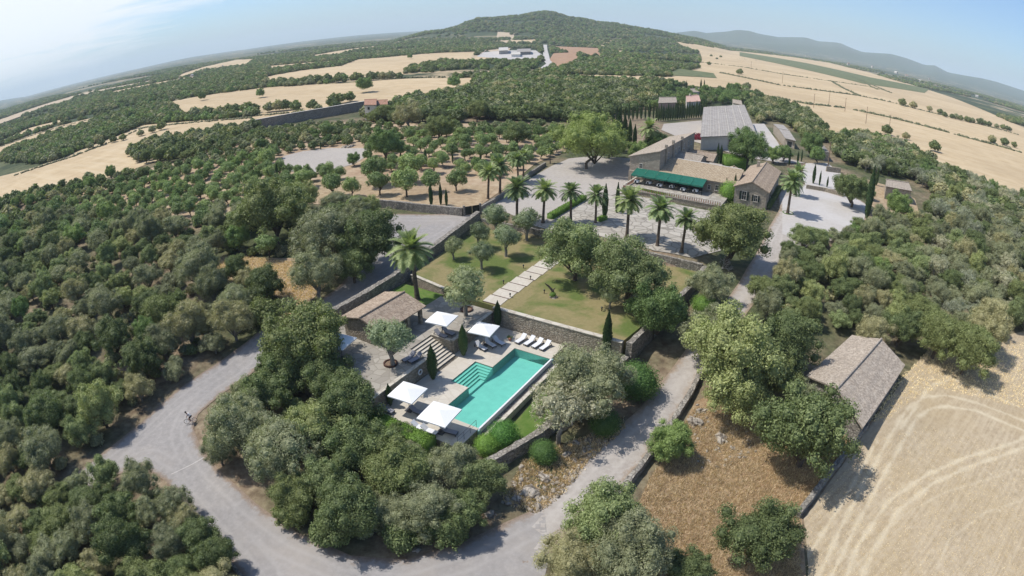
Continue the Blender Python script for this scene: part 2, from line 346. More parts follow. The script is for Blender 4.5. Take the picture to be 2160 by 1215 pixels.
# far country: wood and small fields
vc = k.vor(k.scale(P_, (.0045, .0105, 1)), 1.0, out='Color'); sp = k.n.new('ShaderNodeSeparateColor'); k.l.new(vc, sp.inputs[0])
fields = k.ramp(sp.outputs[0], [(0, (.032,.052,.020)), (.60, (.045,.068,.026)), (.62, (.11,.125,.055)), (.74, (.10,.115,.05)), (.76, (.44,.34,.21)), (1, (.50,.40,.26))])
wn = k.noise(P_, .02, 6, .7)
farc = k.mix(k.ramp(wn, [(.44, (0,0,0)), (.56, (1,1,1))]), k.ramp(k.noise(P_, .09, 4, .7), [(.3, (.022,.038,.015)), (.7, (.060,.085,.034))]), fields)
ln = k.n.new('ShaderNodeVectorMath'); ln.operation = 'LENGTH'; k.l.new(P_, ln.inputs[0]); dist = ln.outputs['Value']
spz = k.n.new('ShaderNodeSeparateXYZ'); k.l.new(P_, spz.inputs[0])
up = k.ramp(k.math('MULTIPLY', spz.outputs[2], .01), [(.14, (0,0,0)), (.34, (1,1,1))])
hill = k.ramp(k.noise(P_, .03, 7, .75), [(.33, (.026,.042,.017)), (.56, (.062,.088,.036)), (.68, (.13,.14,.07)), (.80, (.34,.27,.18))])
farc = k.mix(up, farc, hill)
c = k.mix(k.ramp(k.math('MULTIPLY', dist, .001), [(.22, (0,0,0)), (.34, (1,1,1))]), near, farc)
k.col(c); k.bump(n2, .25, .6); M['ground'] = k.m
def gm(name, stops, s1=.8, s2=.05, b=.1, patch=None, rough=.95):
    k = NT(name, rough); P_ = k.coord('World'); a = k.ramp(k.noise(P_, s1, 5, .65), stops)
    m2 = k.noise(P_, s2, 4, .6); a = k.mix(k.math('MULTIPLY', k.ramp(m2, [(.40, (0,0,0)), (.66, (1,1,1))]), .5 if patch else .22), a, patch or stops[0][1])
    k.col(a); k.bump(k.noise(P_, s1*3, 4), b, .5); return k
def roadm(name, lo_, mi_, hi_, patch, dirt):
    k = NT(name, .93); P_ = k.coord('World'); a = k.ramp(k.noise(P_, 1.4, 6, .7), [(.25, lo_), (.5, mi_), (.8, hi_)])
    a = k.mix(k.math('MULTIPLY', k.ramp(k.noise(P_, .09, 5, .6, dist=.6), [(.42, (0,0,0)), (.62, (1,1,1))]), .6), a, patch)
    a = k.mix(k.math('MULTIPLY', k.ramp(k.noise(P_, .5, 5, .65), [(.55, (0,0,0)), (.75, (1,1,1))]), .35), a, lo_)
    ea = k.n.new('ShaderNodeAttribute'); ea.attribute_name = 'edge'; e = ea.outputs['Fac']
    # two worn wheel lines follow the verge
    for d0 in (1.7, 3.1): a = k.mix(k.math('MULTIPLY', k.math('SUBTRACT', 1, k.math('MINIMUM', k.math('MULTIPLY', k.math('ABSOLUTE', k.math('SUBTRACT', e, d0)), 2.6), 1)), .38), a, hi_)
    f = k.math('SUBTRACT', 1.15, k.math('DIVIDE', e, k.math('MULTIPLY_ADD', k.noise(P_, .9, 5, .7), 3.4, -1.0))); f = k.math('MINIMUM', k.math('MAXIMUM', f, 0), .9)
    dc = k.ramp(k.noise(P_, 3, 4, .7), [(.3, tuple(v*.6 for v in dirt)), (.7, dirt)]); k.col(k.mix(f, a, dc)); k.bump(k.noise(P_, 6, 4), .02, .5); return k.m
M['road'] = roadm('asphalt_dusty', (.27,.253,.24), (.33,.31,.295), (.43,.405,.38), (.38,.34,.30), (.33,.245,.175))
M['gravel'] = roadm('pale_gravel', (.34,.30,.265), (.42,.38,.34), (.55,.505,.455), (.47,.425,.375), (.40,.30,.21))
M['lot'] = roadm('white_gravel', (.44,.405,.37), (.50,.465,.43), (.58,.55,.52), (.59,.565,.545), (.46,.37,.28))
M['orchard'] = gm('red_orchard_soil', [(.28, (.30,.19,.12)), (.5, (.42,.30,.195)), (.75, (.53,.425,.295))], .35, .03, .1, (.52,.44,.31)).m
M['dry'] = gm('dry_grass_soil', [(.28, (.27,.19,.115)), (.5, (.43,.325,.20)), (.75, (.56,.455,.31))], .8, .08, .2, (.36,.255,.17)).m
M['scrub'] = gm('brown_dry_grass', [(.25, (.21,.135,.08)), (.5, (.37,.265,.16)), (.75, (.52,.42,.28))], 1.4, .12, .3, (.30,.18,.095)).m
k = NT('stubble_field', .95); P_ = k.coord('World'); a = k.ramp(k.noise(P_, .12, 6, .65), [(.3, (.47,.35,.205)), (.5, (.56,.425,.255)), (.75, (.63,.50,.325))]); pr_ = k.rot(P_, .5)
a = k.mix(k.math('MULTIPLY', k.ramp(k.noise(k.scale(pr_, (.012, .25, 1)), 1.0, 4, .6), [(.42, (0,0,0)), (.6, (1,1,1))]), .4), a, (.66,.54,.36)); a = k.mix(k.math('MULTIPLY', k.ramp(k.noise(P_, .008, 5, .6), [(.45, (0,0,0)), (.62, (1,1,1))]), .5), a, (.43,.32,.19)); k.col(a); M['gold'] = k.m
k = NT('hay_field', .95); P_ = k.coord('World'); a = k.ramp(k.noise(P_, 1.3, 6, .7), [(.25, (.31,.245,.16)), (.5, (.44,.35,.235)), (.78, (.55,.46,.33))]); pr_ = k.rot(P_, -.55)
st1 = k.noise(k.scale(pr_, (.16, 2.6, 1)), 1.0, 4, .6); a = k.mix(k.math('MULTIPLY', k.ramp(st1, [(.42, (0,0,0)), (.6, (1,1,1))]), .30), a, (.66,.56,.40)); a = k.mix(k.math('MULTIPLY', k.ramp(k.noise(P_, .07, 5, .65), [(.45, (0,0,0)), (.7, (1,1,1))]), .55), a, (.44,.335,.19))
a = k.mix(k.math('MULTIPLY', k.ramp(k.noise(P_, 2.2, 2), [(.70, (0,0,0)), (.76, (1,1,1))]), .5), a, (.24,.18,.11))
ta = k.n.new('ShaderNodeAttribute'); ta.attribute_name = 'track'; tf = k.math('MULTIPLY', ta.outputs['Fac'], k.ramp(k.noise(P_, .9, 4, .6), [(.25, (.45,)*3), (.6, (1,1,1))])); a = k.mix(tf, a, (.66,.57,.41)); k.col(a); k.bump(k.noise(P_, 3.5, 4), .09, .6); M['hay'] = k.m
M['track'] = gm('worn_track', [(.25, (.56,.47,.325)), (.75, (.68,.59,.43))], 1.2, .2, .03).m
M['hay2'] = gm('pale_far_field', [(.3, (.46,.36,.245)), (.7, (.56,.455,.32))], .05, .01, .05).m
M['redfield'] = gm('ploughed_red_field', [(.3, (.34,.20,.12)), (.7, (.46,.30,.19))], .1, .02, .1).m
M['vine'] = gm('green_crop', [(.3, (.09,.12,.05)), (.7, (.20,.21,.10))], .15, .02, .2).m
k = NT('lawn_grass', .95); P_ = k.coord('World'); g = k.ramp(k.noise(P_, 3, 4, .7), [(.25, (.085,.125,.028)), (.75, (.15,.19,.05))])
dryg = k.ramp(k.noise(P_, 2.2, 4, .7), [(.25, (.24,.195,.088)), (.75, (.34,.275,.14))])
fm = k.ramp(k.noise(P_, .17, 4, .55, dist=.5), [(.40, (1,1,1)), (.56, (.12,.12,.12))]); k.col(k.mix(fm, dryg, g)); k.bump(k.noise(P_, 9, 3), .03, .5); M['lawn'] = k.m
k = NT('watered_grass', .95); P_ = k.coord('World'); k.col(k.ramp(k.noise(P_, .8, 5, .7), [(.3, (.075,.15,.018)), (.55, (.12,.19,.04)), (.75, (.22,.22,.075))])); M['lush'] = k.m
k = NT('pool_tile', .5); P_ = k.coord('World'); k.col(k.ramp(k.noise(P_, 1.2, 3), [(.3, (.36,.60,.55)), (.7, (.42,.68,.62))])); M['basin'] = k.m
k = NT('pool_water', .03); P_ = k.coord('World')
tr = k.n.new('ShaderNodeBsdfTransparent'); tr.inputs[0].default_value = (.66,.95,.90,1); gl = k.n.new('ShaderNodeBsdfGlossy'); gl.inputs['Roughness'].default_value = .04
bp = k.n.new('ShaderNodeBump'); bp.inputs['Distance'].default_value = .02; bp.inputs['Strength'].default_value = .35; k.l.new(k.noise(P_, 2.4, 3), bp.inputs['Height'])
fz = k.n.new('ShaderNodeFresnel'); fz.inputs[0].default_value = 1.33; k.l.new(bp.outputs[0], fz.inputs['Normal']); k.l.new(bp.outputs[0], gl.inputs['Normal'])
ms = k.n.new('ShaderNodeMixShader'); k.l.new(fz.outputs[0], ms.inputs[0]); k.l.new(tr.outputs[0], ms.inputs[1]); k.l.new(gl.outputs[0], ms.inputs[2]); k.l.new(ms.outputs[0], k.n['Material Output'].inputs[0]); M['water'] = k.m

# ------------------------------------------------------------------ the land: one sheet on a polar grid round the drone
azs = np.concatenate([np.radians(np.arange(-180, -80, 5.)), np.radians(np.arange(-80, 80.01, .4)), np.radians(np.arange(85, 180, 5.))])
rs = np.concatenate([[6.], np.exp(np.linspace(math.log(12), math.log(20000), 520))])
AA, RR = np.meshgrid(azs, rs); XX = RR*np.sin(AA); YY = RR*np.cos(AA); ZZ = hgt(XX, YY)
na, nr = len(azs), len(rs)
V = np.stack([XX, YY, ZZ], -1).reshape(-1, 3); V = np.vstack([V, [[0, 0, h1p(0, 0)]]])
i, j = np.meshgrid(np.arange(nr-1), np.arange(na), indexing='ij'); j2 = (j+1) % na
Fq = np.stack([i*na+j, i*na+j2, (i+1)*na+j2, (i+1)*na+j], -1).reshape(-1, 4)
Fq = Fq[:, ::-1]
ctr = len(V)-1; fan = np.array([[ctr, jj, (jj+1) % na, (jj+1) % na] for jj in range(na)])
me = mesh_np('ground', V, Fq, [M['ground']], True)
g_o = tag(link('ground', me), kind='structure')
fanm = mesh_np('ground_below', V[np.r_[0:na, ctr]], np.array([[na, jj, (jj+1) % na] for jj in range(na)]), [M['ground']])
tag(link('ground', fanm), kind='structure')

def drape(name, pts, mat, off=.03, world=False, kind='structure', step=None, label=None, cat=None):
    """a sheet laid on the land, its outline given in photograph positions (or world xy)"""
    if world: X = np.array([p[0] for p in pts]); Y = np.array([p[1] for p in pts])
    else: X, Y, _ = at_many(pts)
    A = np.arctan2(X, Y); Q = np.log(np.hypot(X, Y)); P = np.stack([A, Q], 1); n = len(P)
    st = step or .012
    bd = []
    for a in range(n):
        p, q = P[a], P[(a+1) % n]
        # straight in the world
        p0 = np.array([X[a], Y[a]]); p1 = np.array([X[(a+1) % n], Y[(a+1) % n]]); m = max(1, int(np.hypot(*(q-p))/st))
        for b in range(m):
            w_ = p0 + (p1-p0)*b/m; bd.append((math.atan2(w_[0], w_[1]), math.log(math.hypot(*w_))))
    bd = np.array(bd); lo = bd.min(0); hi = bd.max(0)
    gx = np.arange(lo[0], hi[0], st); gy = np.arange(lo[1], hi[1], st*1.0); GX, GY = np.meshgrid(gx, gy); gp = np.stack([GX.ravel(), GY.ravel()], 1)
    gp = gp + RNG.uniform(-.15, .15, gp.shape)*st
    gp = gp[inpoly(gp[:, 0], gp[:, 1], bd)]
    vs = [Vector(map(float, p)) for p in np.vstack([bd, gp])]; m = len(bd)
    r = delaunay_2d_cdt(vs, [], [list(range(m))], 1, 1e-7)
    vv = np.array([tuple(v) for v in r[0]]); rr = np.exp(vv[:, 1]); x = rr*np.sin(vv[:, 0]); y = rr*np.cos(vv[:, 0])
    z = hgt(x, y, False) + off + rr*.0004*(1 + rr/600)
    o = link(name, mesh_np(name, np.stack([x, y, z], 1), [tuple(f) for f in r[2]], [mat], True))
    bm = bmesh.new(); bm.from_mesh(o.data); bmesh.ops.recalc_face_normals(bm, faces=bm.faces)
    if bm.faces and sum(f.normal.z for f in bm.faces) < 0: bmesh.ops.reverse_faces(bm, faces=bm.faces)
    bm.to_mesh(o.data); bm.free()
    if name in ('road', 'driveway', 'car_park', 'forecourt', 'paved_court', 'yard', 'lane', 'quarry_ground', 'threshing_floor', 'road_marking'):
        n_ = len(o.data.vertices); c3 = np.empty(n_*3); o.data.vertices.foreach_get('co', c3); c3 = c3.reshape(-1, 3); d_ = np.full(n_, 1e9)
        for a in range(n):
            if not world and 1110 < pts[a][0] < 1160 and 1110 < pts[(a+1) % n][0] < 1160: continue
            b = (a+1) % n; ex, ey = X[b]-X[a], Y[b]-Y[a]; t_ = np.clip(((c3[:,0]-X[a])*ex + (c3[:,1]-Y[a])*ey)/(ex*ex+ey*ey+1e-9), 0, 1); d_ = np.minimum(d_, np.hypot(c3[:,0]-X[a]-ex*t_, c3[:,1]-Y[a]-ey*t_))
        if name not in ('road', 'driveway'): d_[:] = 9
        at0 = o.data.attributes.new('edge', 'FLOAT', 'POINT'); at0.data.foreach_set('value', d_.astype(np.float32))
    return tag(o, label, cat, kind=kind)
def inpoly(x, y, P):
    x = np.asarray(x, float); y = np.asarray(y, float); ins = np.zeros(x.shape, bool); n = len(P)
    for a in range(n):
        x0, y0 = P[a][0], P[a][1]; x1, y1 = P[(a+1) % n][0], P[(a+1) % n][1]
        c_ = (y0 > y) != (y1 > y)
        with np.errstate(divide='ignore', invalid='ignore'): ins ^= c_ & (x < (x1-x0)*(y-y0)/(y1-y0+1e-30) + x0)
    return ins

FIELDS = [
 [(-60,400),(0,373),(33,365),(77,353),(150,327),(187,310),(250,287),(300,265),(383,258),(533,247),(633,235),(680,233),(627,249),(533,268),(500,285),(420,305),(330,340),(250,370),(130,400),(0,440),(-60,470)],
 [(-60,330),(0,310),(65,286),(130,265),(185,252),(241,240),(222,249),(167,267),(89,291),(44,310),(0,331),(-60,360)],
 [(350,217),(433,202),(567,185),(720,177),(853,167),(997,165),(1000,187),(920,203),(820,215),(700,228),(600,240),(383,252),(380,235)],
 [(560,163),(633,150),(720,140),(753,127),(920,113),(1010,110),(1003,119),(1113,127),(1087,133),(1020,131),(933,133),(870,140),(847,160),(753,165),(720,163),(567,177)],
 [(820,107),(953,97),(1053,87),(1133,85),(1130,92),(1020,93),(920,100),(853,108)],
 [(1180,158),(1300,160),(1410,163),(1412,172),(1250,171),(1190,168)],
 [(1425,90),(1557,110),(1673,123),(1750,135),(1840,157),(2007,207),(2060,228),(2200,290),(2260,480),(2145,430),(2000,360),(1873,300),(1760,285),(1700,235),(1597,197),(1533,186),(1480,184),(1405,177),(1400,165),(1475,143),(1478,115),(1435,99)]]
for f in FIELDS: drape('field', f, M['gold'], .05)
FAR_F = [[(-60,276),(0,254),(90,223),(175,198),(260,182),(330,169),(332,173),(260,187),(175,204),(90,231),(0,263),(-60,286)], [(565,141),(640,134),(720,128),(722,134),(640,141),(572,151)], [(372,168),(430,151),(520,139),(542,126),(500,128),(430,143),(382,158)],
 [(975,80),(1050,69),(1085,72),(1060,80),(1010,85)], [(1262,79),(1320,83),(1328,88),(1290,86)],
 [(0,300),(60,272),(150,248),(180,236),(180,240),(110,265),(50,282),(0,306)], [(200,225),(225,217),(232,219),(190,234),(180,234)], [(660,118),(740,105),(800,98),(802,102),(730,112),(665,123)], [(230,196),(330,176),(420,160),(425,163),(330,181),(240,200)]]
for i_, f in enumerate(FAR_F): drape('field', f, M['gold' if i_ % 3 else 'hay2'], .05)
drape('field', [(1185,153),(1155,133),(1168,113),(1215,112),(1225,128),(1185,147)], M['redfield'], .05)
drape('field', [(1160,99),(1262,103),(1272,124),(1185,110)], M['redfield'], .05)
for f in ([(1560,112),(1700,135),(1835,165),(1960,190),(1950,198),(1820,178),(1690,147),(1560,120)], [(1432,146),(1505,156),(1512,166),(1400,160)]): drape('field', f, M['vine'], .35)
ORCH = [(400,340),(470,305),(540,272),(640,262),(770,258),(1000,262),(1190,268),(1195,320),(1130,345),(1062,400),(1010,436),(975,440),(760,434),(640,430),(420,468),(250,468),(90,440),(180,400),(330,352)]
drape('orchard_soil', ORCH, M['orchard'], .03)
drape('orchard_soil', [(660,420),(640,385),(760,372),(860,380),(1050,395),(1010,435),(975,440),(800,436)], M['dry'], .07)
drape('threshing_floor', [(583,346),(600,330),(640,320),(700,313),(778,314),(768,334),(745,348),(690,362),(640,368),(610,362)], M['gravel'], .10)
drape('dry_ground', [(440,548),(490,540),(560,545),(640,545),(700,560),(690,600),(640,650),(600,690),(555,690),(590,630),(540,600),(470,590)], M['dry'], .03)
drape('dry_ground', [(375,505),(415,498),(440,512),(410,526)], M['dry'], .03)
drape('scrub_ground', [(1330,1100),(1370,1010),(1430,920),(1465,850),(1500,830),(1600,860),(1700,870),(1810,870),(1845,890),(1760,1000),(1690,1085),(1700,1215),(1690,1330),(1300,1330),(1290,1180)], M['scrub'], .03)
drape('hay_field', [(1690,1340),(1705,1200),(1695,1095),(1755,1010),(1830,905),(1912,790),(1960,735),(2070,720),(2200,690),(2330,720),(2330,1340)], M['hay'], .04, step=.0042)
def band(pts, wpx):
    """a strip of constant ground width round a line of photograph positions"""
    X, Y, _ = at_many(pts); P = np.stack([X, Y], 1); L_, R__ = [], []
    for a in range(len(P)):
        d = P[min(a+1, len(P)-1)] - P[max(a-1, 0)]; d = d/np.hypot(*d); n = np.array([-d[1], d[0]])
        L_.append(tuple(P[a] + n*wpx/2)); R__.append(tuple(P[a] - n*wpx/2))
    return L_ + R__[::-1]
TRK = [(*at_many(p_)[:2], w_) for p_, w_ in [([(1722,1225),(1770,1120),(1822,1020),(1880,915),(1915,862),(1950,838),(1995,835),(2060,850),(2150,885),(2260,930)], .55),
                ([(1748,1225),(1795,1130),(1848,1030),(1905,930),(1935,880),(1965,862),(2000,858),(2060,868),(2150,905),(2260,950)], .55),
                ([(1775,1240),(1810,1150),(1870,1060),(1950,1005),(2030,968),(2150,930),(2260,890)], .6), ([(1805,1240),(1840,1165),(1895,1078),(1965,1022),(2045,985),(2150,948),(2260,905)], .6),
                ([(1700,1180),(1745,1110),(1800,1020),(1850,930)], .4), ([(1900,905),(1960,815),(2010,800),(2150,860)], .5), ([(1730,1290),(1810,1190),(1900,1090),(1990,1040),(2150,990)], .25), ([(1960,1240),(2000,1140),(2080,1080),(2200,1040)], .25)]]
def seg_dist(x, y, X, Y, closed=False):
    d = np.full(len(x), 1e9); n = len(X)
    for a in range(n if closed else n-1):
        b = (a+1) % n; ex, ey = X[b]-X[a], Y[b]-Y[a]; t = np.clip(((x-X[a])*ex + (y-Y[a])*ey)/(ex*ex+ey*ey+1e-9), 0, 1); d = np.minimum(d, np.hypot(x-X[a]-ex*t, y-Y[a]-ey*t))
    return d
hf = next(o for o in C.objects if o.name == 'hay_field'); n_ = len(hf.data.vertices); co__ = np.empty(n_*3); hf.data.vertices.foreach_get('co', co__); co__ = co__.reshape(-1, 3); tk = np.zeros(n_)
for X_, Y_, w_ in TRK:
    d_ = seg_dist(co__[:, 0], co__[:, 1], X_, Y_); wob = .75 + .35*np.sin(co__[:, 0]*1.3 + co__[:, 1]*.7) + RNG.normal(0, .12, n_); tk = np.maximum(tk, np.clip(1.25 - d_/(w_*.75*wob), 0, 1)*(.8 if w_ > .3 else .45))
a_ = hf.data.attributes.new('track', 'FLOAT', 'POINT'); a_.data.foreach_set('value', tk.astype(np.float32))

# roads
drape('road', [(788,452),(985,452),(1012,448),(988,478),(920,522),(860,570),(790,618),(700,668),(650,700),(600,735),(540,780),(470,830),(418,875),(408,905),(425,945),(462,992),(540,1062),(630,1125),(740,1172),(860,1180),(960,1150),(1060,1105),(1120,1078),(1150,1085),
      (1158,1180),(1120,1330),(560,1330),(520,1225),(455,1145),(400,1080),(350,1015),(300,985),(240,1005),(170,1050),(150,1010),(240,938),(330,862),(430,785),(520,722),(560,688),(640,655),(720,600),(775,550),(805,505)], M['road'], .03)
drape('driveway', [(1120,1078),(1180,1020),(1240,960),(1300,905),(1350,862),(1400,800),(1460,720),(1520,655),(1556,600),(1590,545),(1622,480),(1645,440),(1640,405),(1700,388),(1790,408),(1835,436),(1822,480),(1760,508),(1690,525),(1648,560),(1620,605),(1580,655),(1530,720),(1480,790),(1440,860),(1370,955),(1300,1045),(1220,1090),(1156,1180),(1126,1158),(1148,1132),(1122,1112),(1136,1096)], M['gravel'], .03)
drape('car_park', [(1650,420),(1700,392),(1790,410),(1832,437),(1818,475),(1760,502),(1690,512),(1650,495)], M['lot'], .06)
drape('forecourt', [(1014,446),(1062,420),(1100,388),(1165,350),(1200,335),(1260,330),(1335,335),(1345,400),(1240,425),(1150,470),(1130,478),(1060,445),(1025,455)], M['gravel'], .03)
drape('paved_court', [(1130,478),(1150,470),(1240,420),(1320,410),(1420,430),(1520,450),(1520,530),(1460,545),(1380,530),(1290,505),(1220,490),(1160,486)], M['court'], .06)
drape('yard', [(1400,262),(1480,255),(1480,290),(1560,300),(1640,330),(1700,345),(1650,345),(1560,330),(1500,310),(1430,290),(1395,275)], M['gravel'], .05)
drape('yard', [(1572,262),(1612,262),(1640,300),(1655,330),(1640,345),(1600,330),(1600,290)], M['lot'], .08)
drape('yard', [(1700,345),(1745,345),(1780,372),(1770,402),(1700,392),(1690,370)], M['lot'], .06)
drape('yard', [(1800,372),(1880,395),(1930,420),(1940,455),(1860,450),(1830,430)], M['dry'], .06)
drape('lane', band([(1103,163),(1135,152),(1150,144),(1160,136),(1153,128),(1152,118),(1150,108),(1150,96)], 7.0), M['lot'], .3, world=True)
drape('quarry_ground', [(1005,121),(1020,112),(1060,108),(1130,108),(1145,118),(1135,130),(1080,127)], M['lot'], .2)
X0, Y0, _ = at_many([(362,1000),(432,965)]); 
drape('road_marking', band([(362,1001),(430,966)], .14), M['lot'], .045, world=True)

# ------------------------------------------------------------------ garden terraces (flat, real steps in height)
def prism_fr(poly, z0, z1, name, mat, kind='structure', **kw):
    o = MB().prism([fr(s, t) for s, t in poly], z0, z1).build(name, mat); return tag(o, kind=kind, **kw)
def slabs(rects, z0, z1, name, mat, top, topname):
    m = MB(); m2 = MB()
    for s0, s1, t0, t1 in rects:
        m.prism([fr(s0, t0), fr(s1, t0), fr(s1, t1), fr(s0, t1)], z0, z1-.06); m2.prism([fr(s0, t0), fr(s1, t0), fr(s1, t1), fr(s0, t1)], z1-.06, z1)
    o = m.build(name, mat); tag(o, kind='structure'); return tag(m2.build(topname, top), kind='structure')
PL, PW = 15.6, 5.0
slabs([(-3.7,0,-5.6,5.1),(0,PL,-5.6,-2.45),(0,5.5,-2.45,0),(10.5,PL,-2.45,0),(PL,19.3,-5.6,5.1)], -3.2, 0, 'deck_base', M['wallwarm'], M['deck'], 'pool_deck')
slabs([(-5,6.3,-21.8,-6.0),(6.3,10.35,-21.8,-9.0),(10.35,13,-21.8,-5.8),(13,19.8,-14.6,-5.8)], -3, 1.8, 'terrace_base', M['wallwarm'], M['pave'], 'upper_terrace')
slabs([(13,20.4,-22,-14.6)], -1, 1.78, 'lower_lawn_base', M['wallwarm'], M['lush'], 'lower_lawn')
lawnpoly = [(19.8,-5.6),(19.8,12.4),(30,13.9),(40,15.2),(46,15.4),(46,-26),(45,-26),(22.3,-22.2),(21,-14.8),(20.4,-14.5),(19.9,-5.6)]
prism_fr([(20.1,-5.6),(20.1,12.5),(30,13.9),(40,15.2),(46.2,15.4),(46.2,-25.8),(22.3,-22.2),(21,-14.8),(20.4,-14.4)], -.8, 2.4, 'lawn', M['lawn'])
drape('lawn_strip', [fr(-1,6.9), fr(18.6,6.9), fr(19.3,12.2), fr(10,11.2), fr(2.5,10.2), fr(-2,9.4)], M['lush'], .04, world=True)

def cyl_wall(name, label, pts, h, th, mat, zf=None, base=-.5, cap=None, jit=.04, cat='wall', capw=.06, group=None, step=.6):
    """wall of rough stone following points in plan; top h above its ground (or at fixed z)"""
    P = [Vector((p[0], p[1])) for p in pts]; Q = []
    for a in range(len(P)-1):
        m = max(1, int((P[a+1]-P[a]).length/step))
        for b in range(m): Q.append((P[a].lerp(P[a+1], b/m), (a + b/m)/(len(P)-1)))
    Q.append((P[-1], 1.0)); rows = []
    hs = h if isinstance(h, (list, tuple)) else None
    gz_ = hgt(np.array([q[0].x for q in Q]), np.array([q[0].y for q in Q]), False)
    V, Fc = [], []
    for a, (q, u_) in enumerate(Q):
        d = (Q[min(a+1, len(Q)-1)][0] - Q[max(a-1, 0)][0]).normalized(); n = Vector((-d.y, d.x))
        g = gz_[a]; zt = (np.interp(u_, np.linspace(0, 1, len(hs)), hs) if hs else (h + (0 if zf is not None else g)))
        if zf is not None and not hs: zt = zf + 0
        if hs and zf is None: zt = g + zt
        zb = g + base; r = lambda s_=1: random.uniform(-jit, jit)*s_
        prof = [(-th/2*1.1, zb), (-th/2*1.05, zb + (zt-zb)*.5), (-th/2, zt), (0, zt + jit*.4), (th/2, zt), (th/2*1.05, zb + (zt-zb)*.5), (th/2*1.1, zb)]
        V += [(q.x + n.x*(o_ + r()), q.y + n.y*(o_ + r()), z_ + r(.9)) for o_, z_ in prof]
    m = 7
    for a in range(len(Q)-1):
        for b in range(m-1): Fc.append((a*m+b, a*m+b+1, (a+1)*m+b+1, (a+1)*m+b))
    Fc += [tuple(range(m)), tuple(range((len(Q)-1)*m, len(Q)*m))[::-1]]
    root = empty(name, (P[0].x, P[0].y, float(gz_[0])), 0, label, cat, group)
    root_l = Vector(root.location)
    mb = MB(); mb.add([tuple(Vector(v) - root_l) for v in V], Fc); mb.build('stonework', mat, root)
    if cap:
        V, Fc = [], []
        for a, (q, u_) in enumerate(Q):
            d = (Q[min(a+1, len(Q)-1)][0] - Q[max(a-1, 0)][0]).normalized(); n = Vector((-d.y, d.x)); g = gz_[a]
            zt = (np.interp(u_, np.linspace(0, 1, len(hs)), hs) if hs else (h + (0 if zf is not None else g)))
            if zf is not None and not hs: zt = zf
            if hs and zf is None: zt = g + zt
            hw = th/2 + capw; V += [tuple(Vector((q.x + n.x*o_, q.y + n.y*o_, z_)) - root_l) for o_, z_ in ((-hw, zt+.035), (hw, zt+.035), (hw, zt+.13), (-hw, zt+.13))]
        for a in range(len(Q)-1):
            for b in range(4): Fc.append((a*4+b, a*4+(b+1) % 4, (a+1)*4+(b+1) % 4, (a+1)*4+b))
        Fc += [(0,1,2,3)[::-1], tuple(range((len(Q)-1)*4, len(Q)*4))]
        mb = MB(); mb.add(V, Fc); mb.build('coping', cap, root)
    return root
def W2(*p): X, Y, _ = at_many(p); return [(float(a), float(b)) for a, b in zip(X, Y)]

cyl_wall('retaining_wall', 'long straight retaining wall with pale coping behind the four white loungers', [fr(19.7,-5.7), fr(19.7,12.6)], 2.42, .55, M['wallwarm'], zf=2.42, base=-1.2, cap=M['cope'], jit=.025)
cyl_wall('retaining_wall', 'stone retaining wall with narrow coping below the upper umbrella terrace', [fr(10.5,-5.75), fr(19.3,-5.75)], 1.82, .35, M['wallwarm'], zf=1.84, base=-1.5, cap=M['cope'], jit=.02)
cyl_wall('stair_wall', 'short stone wall along the far side of the terrace steps', [fr(10.45,-8.9), fr(10.45,-5.95)], 1.82, .3, M['wallwarm'], zf=1.86, base=-1.5, cap=M['cope'], jit=.02)
cyl_wall('retaining_wall', 'stone retaining wall holding the life ring beside the two lower cypresses', [fr(-4.8,-5.85), fr(6.2,-5.85)], 1.82, .35, M['wallwarm'], zf=1.84, base=-1.5, cap=M['cope'], jit=.02)
cyl_wall('garden_wall', 'low wall with pale coping between small lawn and palm garden', [fr(22.3,-22.0), fr(20.9,-14.7)], 2.5, .4, M['wallwarm'], zf=2.5, base=-1, cap=M['cope'], jit=.02)
cyl_wall('boundary_wall', 'high rough stone wall along the left road behind the pavilion', [fr(-3,-22.6), fr(6,-22.7), fr(19,-22.9), fr(33,-24.6), fr(47,-26.6)], [3.4,3.3,3.3,3.7,4.3,4.8], .9, M['wall'], zf=0, base=-1.5, jit=.07)
cyl_wall('lawn_end_wall', 'grey stone wall at the far end of the lawn under the palms', [fr(46.4,-25.4), fr(46.5,-8), fr(46.4,6), fr(46.2,15.6)], 3.75, .5, M['wall'], zf=3.75, base=-2, jit=.06)
cyl_wall('boundary_wall', 'broad stone wall between pool lawn and gravel driveway', [fr(-3.6,8.4), fr(2.5,10.6), fr(10,11.8), fr(19.5,13.3)], [-.25,.1,.45,.9], .75, M['wall'], zf=0, base=-1.4, jit=.06)
cyl_wall('boundary_wall', 'rough stone wall edging the dry lawn above the driveway', [fr(19.8,13.4), fr(30,14.5), fr(40,15.8), fr(46.4,16.0)], [2.55,2.75,3.0,3.5], .75, M['wall'], zf=0, base=-2.5, jit=.06)
cyl_wall('roadside_wall', 'low stone wall on the outer side of the lower driveway', W2((1296,1058),(1340,1005),(1385,945),(1430,878),(1458,832),(1472,800),(1500,760)), .85, .6, M['wall'], base=-1, jit=.07)
cyl_wall('field_wall', 'stone wall between brown scrub and hay field', W2((1680,1092),(1712,1052),(1745,1008),(1790,950),(1825,905)), .9, .55, M['wall'], base=-.8, jit=.06)
cyl_wall('road_edge_wall', 'low broken stone kerb wall at the bottom left of the road', W2((432,1118),(462,1160),(495,1200),(530,1240)), .35, .35, M['wall'], base=-.5, jit=.05)
cyl_wall('orchard_wall', 'long pale stone wall in front of the orchard next to black gate', W2((755,434),(800,437),(860,443),(920,450),(976,456)), 1.6, .55, M['wall'], base=-.6, jit=.05)
cyl_wall('orchard_wall', 'low stone wall running up past the two leaning palms', W2((1012,447),(1050,424),(1085,400),(1120,370),(1150,350)), 1.0, .5, M['wall'], base=-.6, jit=.05)
